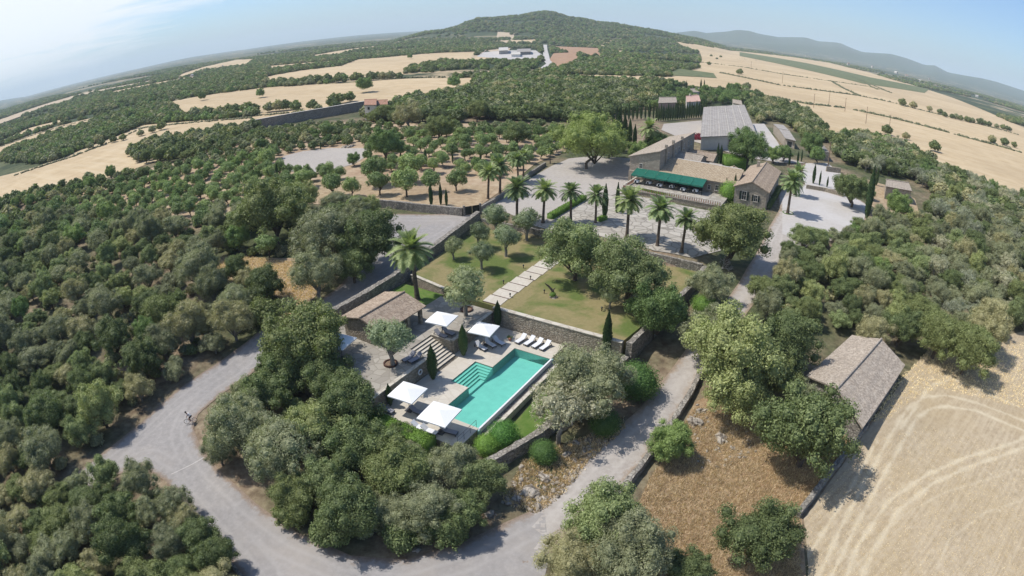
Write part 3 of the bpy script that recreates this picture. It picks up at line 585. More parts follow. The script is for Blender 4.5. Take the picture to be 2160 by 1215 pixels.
cyl_wall('orchard_wall', 'thin pale terrace wall across the middle of the orchard', W2((880,352),(950,355),(1020,356),(1050,360)), .7, .5, M['wall'], base=-.4, jit=.05)
cyl_wall('orchard_wall', 'thin dark terrace wall under the grey plot', W2((600,372),(660,370),(720,362)), .5, .5, M['wall'], base=-.4, jit=.05)
cyl_wall('orchard_wall', 'short pink-grey terrace wall behind the slim orchard cypresses', W2((985,308),(1030,312),(1085,312)), 1.0, .5, M['wall'], base=-.4, jit=.05)
cyl_wall('enclosure_wall', 'tall grey wall with white top below the small white house', W2((530,275),(600,262),(690,246),(770,232)), 4.2, .8, M['wall'], base=-1, cap=M['plaster'], jit=.05, capw=.25, step=3)
cyl_wall('park_wall', 'low stone wall behind the twin palm trees of the car park', W2((1700,398),(1740,405),(1778,416)), 1.1, .5, M['wallwarm'], base=-.4, jit=.04)
cyl_wall('yard_wall', 'tan block wall in the yard between slim cypresses', W2((1742,362),(1772,366)), 1.6, .6, M['wallwarm'], base=-.4, jit=.03)
cyl_wall('yard_pillar', 'thick square stone pillar wall right of the round green tree', W2((1732,325),(1742,340)), 3.0, 1.6, M['wall'], base=-.4, jit=.04)

# steps between deck and terrace
st_ = empty('garden_steps', frz(8.3,-7,0), 0, 'wide pale stone steps from pool deck up to the terrace', 'steps'); L0 = Vector(st_.location)
for a in range(10):
    t1 = -9.0 + .42*(a+1); z1 = 1.8 - .18*(a+1)
    mb = MB(); mb.prism([(fr(s, t)[0]-L0.x, fr(s, t)[1]-L0.y) for s, t in ((6.32, -9.05), (10.28, -9.05), (10.28, t1), (6.32, t1))], -.4 + .001*a, z1-.07+.0003*a); mb.build('riser', M['brown'] if 0 else M['wall'], st_)
    mb = MB(); mb.prism([(fr(s, t)[0]-L0.x, fr(s, t)[1]-L0.y) for s, t in ((6.33, t1-.40), (10.27, t1-.40), (10.27, t1+.0), (6.33, t1+.0))], z1-.06, z1); mb.build('tread', M['deck'], st_)
# paved garden path over the lawn
for a in range(8):
    s0 = 20.6 + a*2.35
    o = MB().prism([fr(s0, -8.0), fr(s0+2.15, -8.15), fr(s0+2.15, -5.35), fr(s0, -5.2)], 2.38, 2.46+.0).build('path_slab', M['deck']); tag(o, kind='structure')
    o = MB().prism([fr(s0-.16, -8.0), fr(s0, -8.0), fr(s0, -5.2), fr(s0-.16, -5.2)], 2.38, 2.44).build('path_joint', M['brown']); tag(o, kind='structure')
# ------------------------------------------------------------------ pool
pool = empty('swimming_pool', frz(PL/2, PW/2, 0), FROT, 'turquoise swimming pool with submerged corner steps and an infinity edge', 'pool')
# local: x along s, y = -t
def pl(s, t): return (s - PL/2, -(t - PW/2))
def pbox(m, s0, s1, t0, t1, z0, z1):
    a = pl(s0, t0); b = pl(s1, t1); m.box(min(a[0], b[0]), max(a[0], b[0]), min(a[1], b[1]), max(a[1], b[1]), z0, z1); return m
m = MB(); pbox(m, -.0, PL, 0, PW, -1.35, -1.2); pbox(m, -.3, 0, -.3, PW+.3, -1.35, -.07); pbox(m, PL, PL+.3, -.3, PW+.3, -1.35, -.07)
pbox(m, 0, PL, PW, PW+.2, -1.35, -.07); pbox(m, 0, 5.5, -.3, 0, -1.35, -.07); pbox(m, 10.5, PL, -.3, 0, -1.35, -.07)
pbox(m, 5.2, 5.5, -2.7, -.3, -1.35, -.07); pbox(m, 10.5, 10.8, -2.7, -.3, -1.35, -.07); pbox(m, 5.5, 10.5, -2.7, -2.45, -1.35, -.07); m.build('basin', M['basin'], pool)
for a in range(6):
    d = .36*(a); m = MB(); z_ = -.17 - .16*a
    if a < 5:
        pbox(m, 5.5, 10.5-d-.001, -2.45+d, -2.45+d+.36, -1.35+a*.001, z_); pbox(m, 10.5-d-.36, 10.5-d, -2.45+d+.36, 0, -1.35+a*.001, z_)
    else: pbox(m, 5.5, 10.5-d, -2.45+d, 0, -1.35, z_)
    m.build('pool_step', M['basin'], pool)
m = MB(); pbox(m, 0.01, PL-.01, -.0, PW-.01, -.105, -.10); pbox(m, 5.51, 10.49, -2.44, -.0, -.1052, -.1002)
water = MB(); 
wv = [pl(*p) for p in [(0.0,0.0),(5.5,0),(5.5,-2.45),(10.5,-2.45),(10.5,0),(PL,0),(PL,PW),(0,PW)]]
water.add([(x, y, -.06) for x, y in wv], [tuple(range(8))]); water.build('water', M['water'], pool)
m = MB()
for r_ in ((-.35,0,-.35,PW+.1),(PL,PL+.35,-.35,PW+.1),(0,5.5,-.35,0),(10.5,PL,-.35,0),(5.15,5.5,-2.8,-.35),(10.5,10.85,-2.8,-.35),(5.5,10.5,-2.8,-2.45)): pbox(m, *r_, -.05, .012)
m.build('coping', M['deck'], pool)
m = MB(); pbox(m, -.2, PL+.1, PW+.02, PW+.22, -.5, .0); m.build('overflow_edge', M['cushion'], pool)
m = MB(); pbox(m, -.2, PL+3.2, PW+.9, PW+1.3, -1.4, -.32); m.build('channel_ledge', M['cope'], pool)
m = MB(); pbox(m, -.2, PL+3.2, PW+.22, PW+.9, -1.5, -.62); m.build('channel_floor', M['wall'], pool)
# steps beside the near end of the pool
for a in range(5):
    o = MB().prism([fr(1.6-a*.75, 5.6+.75), fr(1.6-a*.75+.5, 5.6+.75), fr(1.6-a*.75+.5, 7.3), fr(1.6-a*.75, 7.3)], -2.2, -.75-.2*a).build('stepping_stone', M['cope'])
    tag(o, 'pale stone step no wider than a stride beside the pool end wall', 'step', 'stone steps beside the pool end')
# railing at near end
rl = empty('railing', frz(-3.3, 4.8, 0), FROT, 'thin metal railing on the near corner of the pool deck', 'railing')
m = MB()
for x in (0, 1.1, 2.2, 3.3): MB().tube((x, 0, 0), (x, 0, .95), .02).build('post', M['frame'], rl)
m = MB(); m.tube((0,0,.95), (3.3,0,.95), .022); m.tube((0,0,.5), (3.3,0,.5), .014); m.build('handrail', M['frame'], rl)
# ------------------------------------------------------------------ garden furniture
def lounger_parts(root, cushion, frame, back=38):
    m = MB(); m.box(-.33,.33,0,1.25,.20,.27)
    m.build('frame', frame, root)
    for sx in (-1, 1):
        for y in (.08, 1.85): MB().box(sx*.30-.03, sx*.30+.03, y-.03, y+.03, 0, .20 if y < 1 else .22).build('leg', frame, root)
    MB().box(-.31,.31,.01,1.23,.27,.36).build('mattress', cushion, root, bevel=.02)
    a = R(back); c_, s_ = math.cos(a), math.sin(a); L_ = .78
    V = []
    for x in (-.31, .31):
        for y, z in ((1.23,.27),(1.23 + L_*c_, .27 + L_*s_),(1.23 + L_*c_ - .09*s_, .27 + L_*s_ + .09*c_),(1.23 - .02, .36)): V.append((x, y, z))
    MB().add(V, [(0,1,2,3),(7,6,5,4),(0,4,5,1),(1,5,6,2),(2,6,7,3),(3,7,4,0)]).build('backrest', cushion, root)
    m = MB(); m.tube((-.33, 1.25, .24), (-.33, 1.9, .24), .025); m.tube((.33, 1.25, .24), (.33, 1.9, .24), .025); m.tube((-.33, 1.9, .24), (.33, 1.9, .24), .025); m.tube((-.25,1.85,.24), (-.25, 1.23+.6*c_, .27+.6*s_), .02); m.tube((.25,1.85,.24), (.25, 1.23+.6*c_, .27+.6*s_), .02)
    m.build('backrest_frame', frame, root)
def copy_tree(o, parent=None):
    c_ = o.copy(); C.objects.link(c_); c_.parent = parent
    for ch in list(o.children): copy_tree(ch, c_)
    return c_
LG = [ # s, t, z, turn (deg from +s axis = head direction), cushion, label
 (16.5,-.3,0,8,'w','leftmost of four white sun loungers lined up before the retaining wall','white sun loungers before the retaining wall'),
 (16.6,.9,0,8,'w','second from left of four white sun loungers before the retaining wall','white sun loungers before the retaining wall'),
 (16.6,2.05,0,8,'w','third from left of four white sun loungers before the retaining wall','white sun loungers before the retaining wall'),
 (16.6,3.15,0,8,'w','rightmost of four white sun loungers before the retaining wall','white sun loungers before the retaining wall'),
 (13.1,-2.6,0,75,'w','white sun lounger lying across in front of the parasol at the terrace foot','loungers under the deck parasols'),
 (14.3,-2.1,0,75,'w','shaded white sun lounger in the middle under the parasol at the terrace foot','loungers under the deck parasols'),
 (15.3,-1.4,0,75,'w','white sun lounger poking out right behind the parasol at the terrace foot','loungers under the deck parasols'),
 (10.6,-6.7,1.8,85,'g','grey sun lounger nearest the steps under the upper terrace parasol','loungers on the upper terrace'),
 (11.6,-6.3,1.8,85,'g','grey sun lounger away from the steps under the upper terrace parasol','loungers on the upper terrace'),
 (3.5,-7.7,1.8,10,'g','grey-blue sun lounger nearer the potted olive on the lower terrace','loungers on the upper terrace'),
 (3.7,-6.9,1.8,10,'g','grey-blue sun lounger nearer the wall edge on the lower terrace','loungers on the upper terrace'),
 (-2.9,-3.9,0,95,'g','grey lounger at the hedge side under the left poolside parasol','loungers under the deck parasols'),
 (-1.3,-.9,0,95,'g','dark grey lounger right of the left poolside parasol','loungers under the deck parasols'),
 (-3.3,1.0,0,95,'w','white lounger by the hedge left of the front parasol','loungers under the deck parasols'),
 (-3.2,2.2,0,95,'w','white lounger peeking out in front of the front parasol','loungers under the deck parasols'),
 (-2.1,3.9,0,100,'g','slate grey lounger at the pool corner right of the front parasol','loungers under the deck parasols')]
protoL = {}
for s, t, z, rot, cu, lab, grp in LG:
    if cu not in protoL:
        o = empty('sun_lounger'); lounger_parts(o, M['cushion'] if cu == 'w' else M['greycloth'], M['frame']); protoL[cu] = o
    else: o = copy_tree(protoL[cu])
    o.location = frz(s, t, z); o.rotation_euler = (0, 0, FROT - math.pi/2 + R(rot)*-1*-1 if 0 else FROT - math.pi/2 + R(rot-0 if rot > 60 else -rot))
    tag(o, lab, 'sun lounger', grp)
def parasol(s, t, z, size, rz, lab):
    o = empty('parasol', frz(s, t, z), FROT + R(rz), lab, 'parasol', 'white square parasols by the pool'); h = size/2
    m = MB(); m.tube((0,0,0), (0,0,2.75), .035); m.build('pole', M['frame'], o)
    m = MB(); m.box(-.4,.4,-.4,.4,0,.08); m.build('base', M['frame'], o)
    V = [(0,0,2.85)]; n = 6; Fc = []
    cor = [(-h,-h),(h,-h),(h,h),(-h,h)]
    ring = []
    for a in range(4):
        p, q = cor[a], cor[(a+1) % 4]
        for b in range(n):
            f = b/n; ring.append((p[0]+(q[0]-p[0])*f, p[1]+(q[1]-p[1])*f, 2.38 + .03*math.sin(math.pi*f)))
    V += ring; V += [(x*1.0, y*1.0, z_-.13) for x, y, z_ in ring]; k_ = len(ring)
    Fc = [(0, 1+a, 1+(a+1) % k_) for a in range(k_)] + [(1+a, 1+k_+a, 1+k_+(a+1) % k_, 1+(a+1) % k_) for a in range(k_)]
    MB().add(V, Fc).build('canopy', M['white'], o)
    for x, y in cor: 
        MB().tube((0,0,2.72), (x*.97,y*.97,2.36), .014, n=5).build('rib', M['frame'], o)
parasol(11.0,-7.6,1.8,3.0,8,'white square parasol on the upper terrace above the steps')
parasol(14.2,-3.6,0,3.0,8,'white square parasol at the foot of the terrace wall between two cypresses')
parasol(-1.4,-2.9,0,3.1,6,'white square parasol left of the pool near the small cypress')
parasol(-2.6,2.2,0,3.3,6,'white square parasol at the near end of the pool overlapping the water')
parasol(.2,-14.5,1.8,3.0,10,'white square parasol half hidden by the dark oak left of the pavilion')
# life ring on the wall
lr = MB(); n1_, n2_ = 20, 8; V = []; Fc = []
for a in range(n1_):
    for b in range(n2_):
        A_ = 2*math.pi*a/n1_; B_ = 2*math.pi*b/n2_; V.append(((.30+.08*math.cos(B_))*math.cos(A_), .08*math.sin(B_), (.30+.08*math.cos(B_))*math.sin(A_)))
        Fc.append((a*n2_+b, ((a+1) % n1_)*n2_+b, ((a+1) % n1_)*n2_+(b+1) % n2_, a*n2_+(b+1) % n2_))
o = lr.add(V, Fc).build('life_ring', M['white'], smooth=True); o.location = frz(3.9,-5.55,1.05); o.rotation_euler = (0,0,FROT); tag(o, 'white life ring hanging on the terrace retaining wall beside the tall cypress', 'life ring')
# path lamps
for a, (px, py, z) in enumerate([(1104,566,2.4),(1158,559,2.4),(1062,599,2.4),(1119,590,2.4),(1076,627,2.4),(1148,619,2.4),(1269,656,2.4),(1090,607,2.4)][:7]):
    X, Y = gz(px, py, z); o = empty('garden_lamp', (float(X), float(Y), z), 0, None, 'garden lamp', 'low dark lamps along the garden path')
    o['label'] = ['low dark lamp left of the far path slabs','low dark lamp right of the far path slabs','low dark lamp left of the middle path slabs','low dark lamp right of the middle path slabs','low dark lamp right of the first path slabs','low dark lamp on the lawn left of the twisted stump','low dark lamp alone near the right end of the lawn'][a]
    m = MB(); m.tube((0,0,0), (0,0,.42), .06); m.build('post', M['brown'], o); m = MB(); m.lathe([(.12,.42),(.13,.58),(.05,.64)], 10); m.build('lamp_head', M['dark'], o)
# big potted olives' rings (planting circles)
def ring_bed(name, lab, x, y, z, r, mat, plant=None):
    o = empty(name, (x, y, z), 0, lab, 'planter'); m = MB(); V = []; Fc = []; n = 24
    for a in range(n):
        for rr, zz in ((r,0),(r,.22),(r-.16,.22),(r-.16,.08)): V.append((rr*math.cos(2*math.pi*a/n), rr*math.sin(2*math.pi*a/n), zz))
        for b in range(3): Fc.append((a*4+b, ((a+1) % n)*4+b, ((a+1) % n)*4+b+1, a*4+b+1))
    m.add(V, Fc).build('rim', M['brown'] if mat is None else mat, o); m = MB(); m.lathe([(r-.15,.02),(r-.16,.10)], 24); m.build('soil', M['wood'] if plant is None else plant, o)
x, y = fr(*[float(v) for v in inv(*[float(q) for q in gz(984,654,1.8)])]); ring_bed('planting_ring', 'rusty round planting ring round the olive above the upper parasol', x, y, 1.8, .85, None); OL1 = (x, y)
X, Y = gz(824,768,1.8); ring_bed('planting_ring', 'rusty round planting ring round the olive below the pavilion', float(X), float(Y), 1.8, .85, None); OL2 = (float(X), float(Y))
# potted plant by the loungers
x, y = fr(16.9,-1.5); o = empty('potted_plant', (x, y, 0), 0, 'small potted plant left of the row of white loungers', 'potted plant')
m = MB(); m.lathe([(.16,0),(.24,.34),(.22,.36)], 12); m.build('pot', M['terra'], o)
m = MB()
for a in range(60):
    d = Vector((random.gauss(0,1), random.gauss(0,1), abs(random.gauss(0,1))+.3)).normalized(); p = Vector((0,0,.35)) + d*random.uniform(.1,.38); q = d.orthogonal()*.06; m.add([p-q, p+d*.12, p+q], [(0,1,2)])
m.build('foliage', M['bright'], o)

# ------------------------------------------------------------------ buildings
def P3(s, t, z, L0): x, y = fr(s, t); return Vector((x - L0.x, y - L0.y, z - L0.z))
def tiled(parent, a, b, c_, d, mat, pitch=.28, amp=.05, name='roof', thick=.14, rows=3):
    """corrugated tile slope: a-b is the eave, d-c the ridge (a under d); grooves run from eave to ridge"""
    a, b, c_, d = map(Vector, (a, b, c_, d)); W_ = (b-a).length; nx = max(4, int(W_/pitch)*4); ny = max(2, int((d-a).length/.8)*1+1)
    nrm = (b-a).cross(d-a).normalized()
    if nrm.z < 0: nrm = -nrm
    V = []
    for j_ in range(ny+1):
        for i_ in range(nx+1):
            u_ = i_/nx; v_ = j_/ny; p = a.lerp(b, u_).lerp(d.lerp(c_, u_), v_)
            V.append(p + nrm*(thick + amp*(0.5+.5*math.cos(u_*W_/pitch*2*math.pi)) - .03*((j_ % 2)) + random.uniform(-.012,.012)))
    Fc = [(j_*(nx+1)+i_, j_*(nx+1)+i_+1, (j_+1)*(nx+1)+i_+1, (j_+1)*(nx+1)+i_) for j_ in range(ny) for i_ in range(nx)]
    n0 = len(V); V += [a, b, c_, d, a + nrm*thick*.9, b + nrm*thick*.9, c_ + nrm*thick*.9, d + nrm*thick*.9]
    Fc += [tuple(n0+q for q in f) for f in ((0,3,2,1),(4,5,6,7),(0,1,5,4),(1,2,6,5),(2,3,7,6),(3,0,4,7))]
    return MB().add(V, Fc).build(name, mat, parent)
def ridge_cap(parent, a, b, mat, r=.13, name='ridge_cap'):
    return MB().tube(a, b, r, n=8).build(name, mat, parent)
def wall_block(parent, pts, z0, z1s, mat, L0, name='wall'):
    """closed block: plan points (s,t), per-corner top heights"""
    n = len(pts); V = [P3(s, t, z0, L0) for s, t in pts] + [P3(s, t, z, L0) for (s, t), z in zip(pts, z1s)]
    return MB().add(V, [tuple(range(n))[::-1], tuple(range(n, 2*n))] + [(i_, (i_+1) % n, n+(i_+1) % n, n+i_) for i_ in range(n)]).build(name, mat, parent)
def gable(parent, s0, s1, t0, t1, z0, ze, zr, wm_, rm, L0, axis='s', over=.35, tr=None, pitch=.28):
    """gabled block; ridge along axis"""
    if axis == 's':
        tm = (t0+t1)/2 if tr is None else tr
        prof = [(t0,z0),(t0,ze),(tm,zr),(t1,ze),(t1,z0)]
        V = [P3(s0,t,z,L0) for t,z in prof] + [P3(s1,t,z,L0) for t,z in prof]
        MB().add(V, [(0,1,2,3,4),(9,8,7,6,5),(0,5,6,1),(1,6,7,2),(2,7,8,3),(3,8,9,4),(4,9,5,0)]).build('wall', wm_, parent)
        k1 = (zr-ze)/(tm-t0); k2 = (zr-ze)/(t1-tm)
        tiled(parent, P3(s1+over,t0-over,ze-k1*over,L0), P3(s0-over,t0-over,ze-k1*over,L0), P3(s0-over,tm,zr,L0), P3(s1+over,tm,zr,L0), rm, pitch)
        tiled(parent, P3(s0-over,t1+over,ze-k2*over,L0), P3(s1+over,t1+over,ze-k2*over,L0), P3(s1+over,tm,zr,L0), P3(s0-over,tm,zr,L0), rm, pitch)
        ridge_cap(parent, P3(s0-over,tm,zr+.2,L0), P3(s1+over,tm,zr+.2,L0), rm)
    else:
        smid = (s0+s1)/2; prof = [(s0,z0),(s0,ze),(smid,zr),(s1,ze),(s1,z0)]
        V = [P3(s,t0,z,L0) for s,z in prof] + [P3(s,t1,z,L0) for s,z in prof]
        MB().add(V, [(0,1,2,3,4),(9,8,7,6,5),(0,5,6,1),(1,6,7,2),(2,7,8,3),(3,8,9,4),(4,9,5,0)]).build('wall', wm_, parent)
        k1 = (zr-ze)/(smid-s0)
        tiled(parent, P3(s0-over,t0-over,ze-k1*over,L0), P3(s0-over,t1+over,ze-k1*over,L0), P3(smid,t1+over,zr,L0), P3(smid,t0-over,zr,L0), rm, pitch)
        tiled(parent, P3(s1+over,t1+over,ze-k1*over,L0), P3(s1+over,t0-over,ze-k1*over,L0), P3(smid,t0-over,zr,L0), P3(smid,t1+over,zr,L0), rm, pitch)
        ridge_cap(parent, P3(smid,t0-over,zr+.2,L0), P3(smid,t1+over,zr+.2,L0), rm)
def window(parent, s, t, z, w_, h_, face, L0, shut=False, name='window'):
    """face 's-' looks towards smaller s, 't+' towards larger t"""
    def bx(mb, du0, du1, dz0, dz1, o0, o1):
        if face == 's-': pts = [(s-o1, t+du0), (s-o1, t+du1), (s-o0, t+du1), (s-o0, t+du0)]
        elif face == 't+': pts = [(s+du0, t+o0), (s+du1, t+o0), (s+du1, t+o1), (s+du0, t+o1)]
        else: pts = [(s+du0, t-o0), (s+du1, t-o0), (s+du1, t-o1), (s+du0, t-o1)]
        V = [P3(a, b, z+dz0, L0) for a, b in pts] + [P3(a, b, z+dz1, L0) for a, b in pts]
        mb.add(V, [(3,2,1,0),(4,5,6,7),(0,1,5,4),(1,2,6,5),(2,3,7,6),(3,0,4,7)]); return mb
    f = bx(bx(bx(bx(MB(), -w_/2-.12, -w_/2, -.12, h_+.12, -.05, .07), w_/2, w_/2+.12, -.12, h_+.12, -.05, .07), -w_/2, w_/2, h_, h_+.12, -.05, .07), -w_/2-.2, w_/2+.2, -.22, -.12, -.05, .16).build(name, M['plaster'], parent)
    p = bx(MB(), -w_/2, w_/2, -.12, h_, -.03, .02).build('pane', M['glass'], f)
    b = bx(MB(), -.025, .025, -.12, h_, .02, .05); bx(b, -w_/2, w_/2, h_/2-.02, h_/2+.02, .021, .045); b.build('glazing_bar', M['plaster'], f)
    if shut:
        for sg in (-1, 1):
            a0 = sg*(w_/2+.14); a1 = sg*(w_/2+.14+w_*.5); bx(MB(), min(a0,a1), max(a0,a1), -.12, h_+.02, .075, .13).build('shutter', M['shutter'], f)
    return f
# pavilion
pv = empty('pool_pavilion', frz(8.5,-15,1.8), 0, 'open stone pavilion with brown tiled hip of two slopes on the terrace', 'pavilion'); L0 = Vector(pv.location)
wall_block(pv, [(4.6,-18.3),(4.6,-14.4),(5.0,-14.4),(5.0,-18.3)], -.5, [4.25,4.95,4.95,4.25], M['wallwarm'], L0)
wall_block(pv, [(5.0,-18.3),(5.0,-17.9),(12.4,-17.9),(12.4,-18.3)], -.5, [4.25,4.3,4.3,4.25], M['wallwarm'], L0)
wall_block(pv, [(12.0,-17.9),(12.0,-15.5),(12.4,-15.5),(12.4,-17.9)], -.5, [4.3,4.7,4.7,4.3], M['wallwarm'], L0)
wall_block(pv, [(4.6,-14.4),(4.6,-13.9),(5.0,-13.9),(5.0,-14.4)], -.5, [4.9,4.85,4.85,4.9], M['wallwarm'], L0)
for s, t in ((12.1,-12.0),(9.6,-12.0),(7.1,-12.0)):
    o = wall_block(pv, [(s-.22,t-.22),(s+.22,t-.22),(s+.22,t+.22),(s-.22,t+.22)], 1.5, [3.95]*4, M['wallwarm'], L0, 'pillar')
wall_block(pv, [(4.8,-12.1),(4.8,-11.9),(12.4,-11.9),(12.4,-12.1)], 3.9, [4.1]*4, M['wood'], L0, 'beam')
wall_block(pv, [(4.9,-17.8),(4.9,-12.3),(12.2,-12.3),(12.2,-17.8)], 1.75, [1.83]*4, M['pave'], L0, 'floor')
tiled(pv, P3(12.8,-18.6,4.25,L0), P3(4.3,-18.6,4.25,L0), P3(4.3,-15,5.1,L0), P3(12.8,-15,5.1,L0), M['tile'], .26)
tiled(pv, P3(4.3,-11.5,4.0,L0), P3(12.8,-11.5,4.0,L0), P3(12.8,-15,5.1,L0), P3(4.3,-15,5.1,L0), M['tile'], .26)
ridge_cap(pv, P3(4.3,-15,5.3,L0), P3(12.8,-15,5.3,L0), M['tile'])
# tables and seats inside the pavilion
for a, (s, t) in enumerate(((6.4,-14.6),(9.9,-14.8))):
    o = empty('dining_table', frz(s, t, 1.83), FROT, ['wooden table in the shade at the near end of the pavilion','wooden table in the shade at the far end of the pavilion'][a], 'table')
    MB().box(-.8,.8,-.45,.45,.71,.76).build('tabletop', M['wood'], o)
    for x in (-.7,.7):
        for y in (-.36,.36): MB().box(x-.04,x+.04,y-.04,y+.04,0,.71).build('leg', M['wood'], o)

# farmhouse
fh = empty('farmhouse', frz(95,0,3.7), 0, 'large old stone farmhouse with tall left wing, low tiled front range and right wing', 'farmhouse'); L0 = Vector(fh.location)
# tall wing: one slope, low on the left
S0, S1, T0, T1 = 87.2, 119, -12.2, -5.0
wall_block(fh, [(S0,T0),(S1,T0+.5),(S1,T1),(S0,T1)], 3.2, [9.6,9.6,11.7,11.7], M['house'], L0)
tiled(fh, P3(S1+.3,T0-.1,9.45,L0), P3(S0-.3,T0-.4,9.45,L0), P3(S0-.3,T1+.15,11.75,L0), P3(S1+.3,T1+.15,11.75,L0), M['tileG'], .32)
for s, h_ in ((91.5,1.5),(97.5,1.7),(105.5,1.5)):
    wall_block(fh, [(s-.3,T1-.25),(s+.3,T1-.25),(s+.3,T1+.3),(s-.3,T1+.3)], 8.0, [11.7+h_-.6]*4, M['house'], L0, 'chimney')
for s in (93.8,100,103,108,112.5,115.5): window(fh, s, T1, 9.2, .7, 1.1, 't+', L0)
# front range
gs0, gs1, gt0, gt1 = 87.0, 95.2, -5.0, 13.0
wall_block(fh, [(gs0,-5.0),(gs1,-5.0),(gs1,gt1),(gs0,gt1)], 3.2, [7.1,8.7,8.7,7.1], M['house'], L0)
tiled(fh, P3(gs0-.4,-4.95,7.0,L0), P3(gs0-.4,13.1,7.0,L0), P3(gs1+.2,13.1,8.75,L0), P3(gs1+.2,-4.95,8.75,L0), M['tileY'], .32)
wall_block(fh, [(86.7,-12.2),(86.7,-5),(87.2,-5),(87.2,-12.2)], 3.2, [6.4]*4, M['house'], L0, 'wall')
window(fh, 87.0, 8.7, 5.2, .75, 1.0, 's-', L0); window(fh, 87.2, -9.5, 7.3, .6, .9, 's-', L0)
wall_block(fh, [(95.3,-3),(95.3,12.5),(95.8,12.5),(95.8,-3)], 4, [8.95]*4, M['plaster'], L0, 'parapet')
# right wing with gable
gable(fh, 84.6, 108, 13.1, 20.4, 3.2, 7.4, 8.9, M['house'], M['tile'], L0)
window(fh, 84.6, 15.3, 4.9, .9, 1.7, 's-', L0, shut=True); window(fh, 90, 20.4, 5.2, .9, 1.4, 't+', L0, shut=True); window(fh, 97, 20.4, 5.2, .9, 1.4, 't+', L0); window(fh, 103, 20.4, 5.2, .8, 1.2, 't+', L0)
MB().tube(P3(84.3,20.3,7.2,L0), P3(84.3,20.3,3.4,L0), .06).build('downpipe', M['frame'], fh)
# little inner house
gable(fh, 98.5, 108, -4.6, 1.2, 3.2, 7.6, 8.9, M['house'], M['tileG'], L0, axis='t')
window(fh, 98.5, -1.6, 5.0, .6, .8, 's-', L0)
for s, t, h_ in ((100,3.6,6.9),(104,4.4,6.4)): wall_block(fh, [(s,t-2.2),(s,t+1.4),(s+2.6,t+1.4),(s+2.6,t-2.2)], 3.2, [h_,h_,h_+.5,h_+.5], M['house'], L0)
gable(fh, 109.5, 117, -4.8, 2.5, 3.2, 6.6, 7.9, M['house'], M['tile'], L0, axis='t')
gable(fh, 95.9, 103, 6.2, 12.6, 3.2, 6.4, 7.6, M['house'], M['tileY'], L0)
for s, t, z in ((87.0,11.3,5.0),(87.0,6.9,5.2)): window(fh, s, t, z, .55, .85, 's-', L0)
for t in (17.9,): window(fh, 84.6, t, 5.0, .7, 1.2, 's-', L0, shut=True)
MB().tube(P3(86.4,-4.8,6.85,L0), P3(86.4,12.9,6.85,L0), .07).build('gutter', M['frame'], fh)
wall_block(fh, [(103,15),(103,15.7),(103.7,15.7),(103.7,15)], 8, [9.9]*4, M['house'], L0, 'chimney')
# raised terrace in front with balustrade
wall_block(fh, [(77.6,-10.2),(77.6,11.6),(86.9,11.6),(86.9,-10.2)], 3.0, [4.35]*4, M['wallwarm'], L0, 'terrace_wall')
wall_block(fh, [(77.5,-10.3),(77.5,11.7),(86.9,11.7),(86.9,-10.3)], 4.35, [4.42]*4, M['pave'], L0, 'terrace_floor')
bl = MB(); n = 44
for a in range(n):
    t = -10.0 + 21.4*a/(n-1); V = P3(77.8, t, 4.42, L0); bl.lathe([(.09,0),(.05,.12),(.11,.35),(.05,.62),(.09,.75)], 7, V)
for a in range(16): V = P3(78.0+a*.55, -10.0, 4.42, L0); bl.lathe([(.09,0),(.05,.12),(.11,.35),(.05,.62),(.09,.75)], 7, V)
blo = bl.build('baluster_row', M['terra'], fh)
wall_block(fh, [(77.65,-10.2),(77.65,11.6),(77.95,11.6),(77.95,-10.2)], 5.17, [5.29]*4, M['cope'], L0, 'balustrade_rail'); wall_block(fh, [(77.95,-10.2),(77.95,-9.85),(86.6,-9.85),(86.6,-10.2)], 5.172, [5.288]*4, M['cope'], L0, 'balustrade_rail')
wall_block(fh, [(86.5,-3.5),(86.5,5.5),(86.75,5.5),(86.75,-3.5)], 4.42, [6.3]*4, M['glass'], L0, 'glazed_door_row')
# awning
aw = empty('awning', frz(85,-2,4.42), 0, 'long green fabric awning over the dining terrace of the farmhouse', 'awning'); L1 = Vector(aw.location)
m = MB(); segs = 6
for a in range(segs):
    t0 = -10.2 + 16.6*a/segs; t1 = -10.2 + 16.6*(a+1)/segs - .05; n = 8; V = []; Fc = []
    for i_ in range(n+1):
        t = t0 + (t1-t0)*i_/n; sag = -.10*math.sin(math.pi*i_/n)
        for jj, (s, z) in enumerate(((86.6,7.25),(84.8,6.9+sag*.8),(82.9,6.5+sag),(82.85,6.2+sag*.5))): V.append(P3(s, t, z, L1))
    for i_ in range(n):
        for jj in range(3): Fc.append((i_*4+jj, (i_+1)*4+jj, (i_+1)*4+jj+1, i_*4+jj+1))
    m.add(V, Fc)
m.build('canopy', M['green'], aw)
for t in (-10.1,-6.9,-3.6,-.3,3.0,6.2): MB().tube(P3(83.0,t,4.42,L1), P3(83.0,t,6.45,L1), .07, n=6).build('post', M['dark'], aw)
m = MB(); m.tube(P3(83.0,-10.2,6.42,L1), P3(83.0,6.3,6.42,L1), .05, n=6); m.build('front_beam', M['dark'], aw)
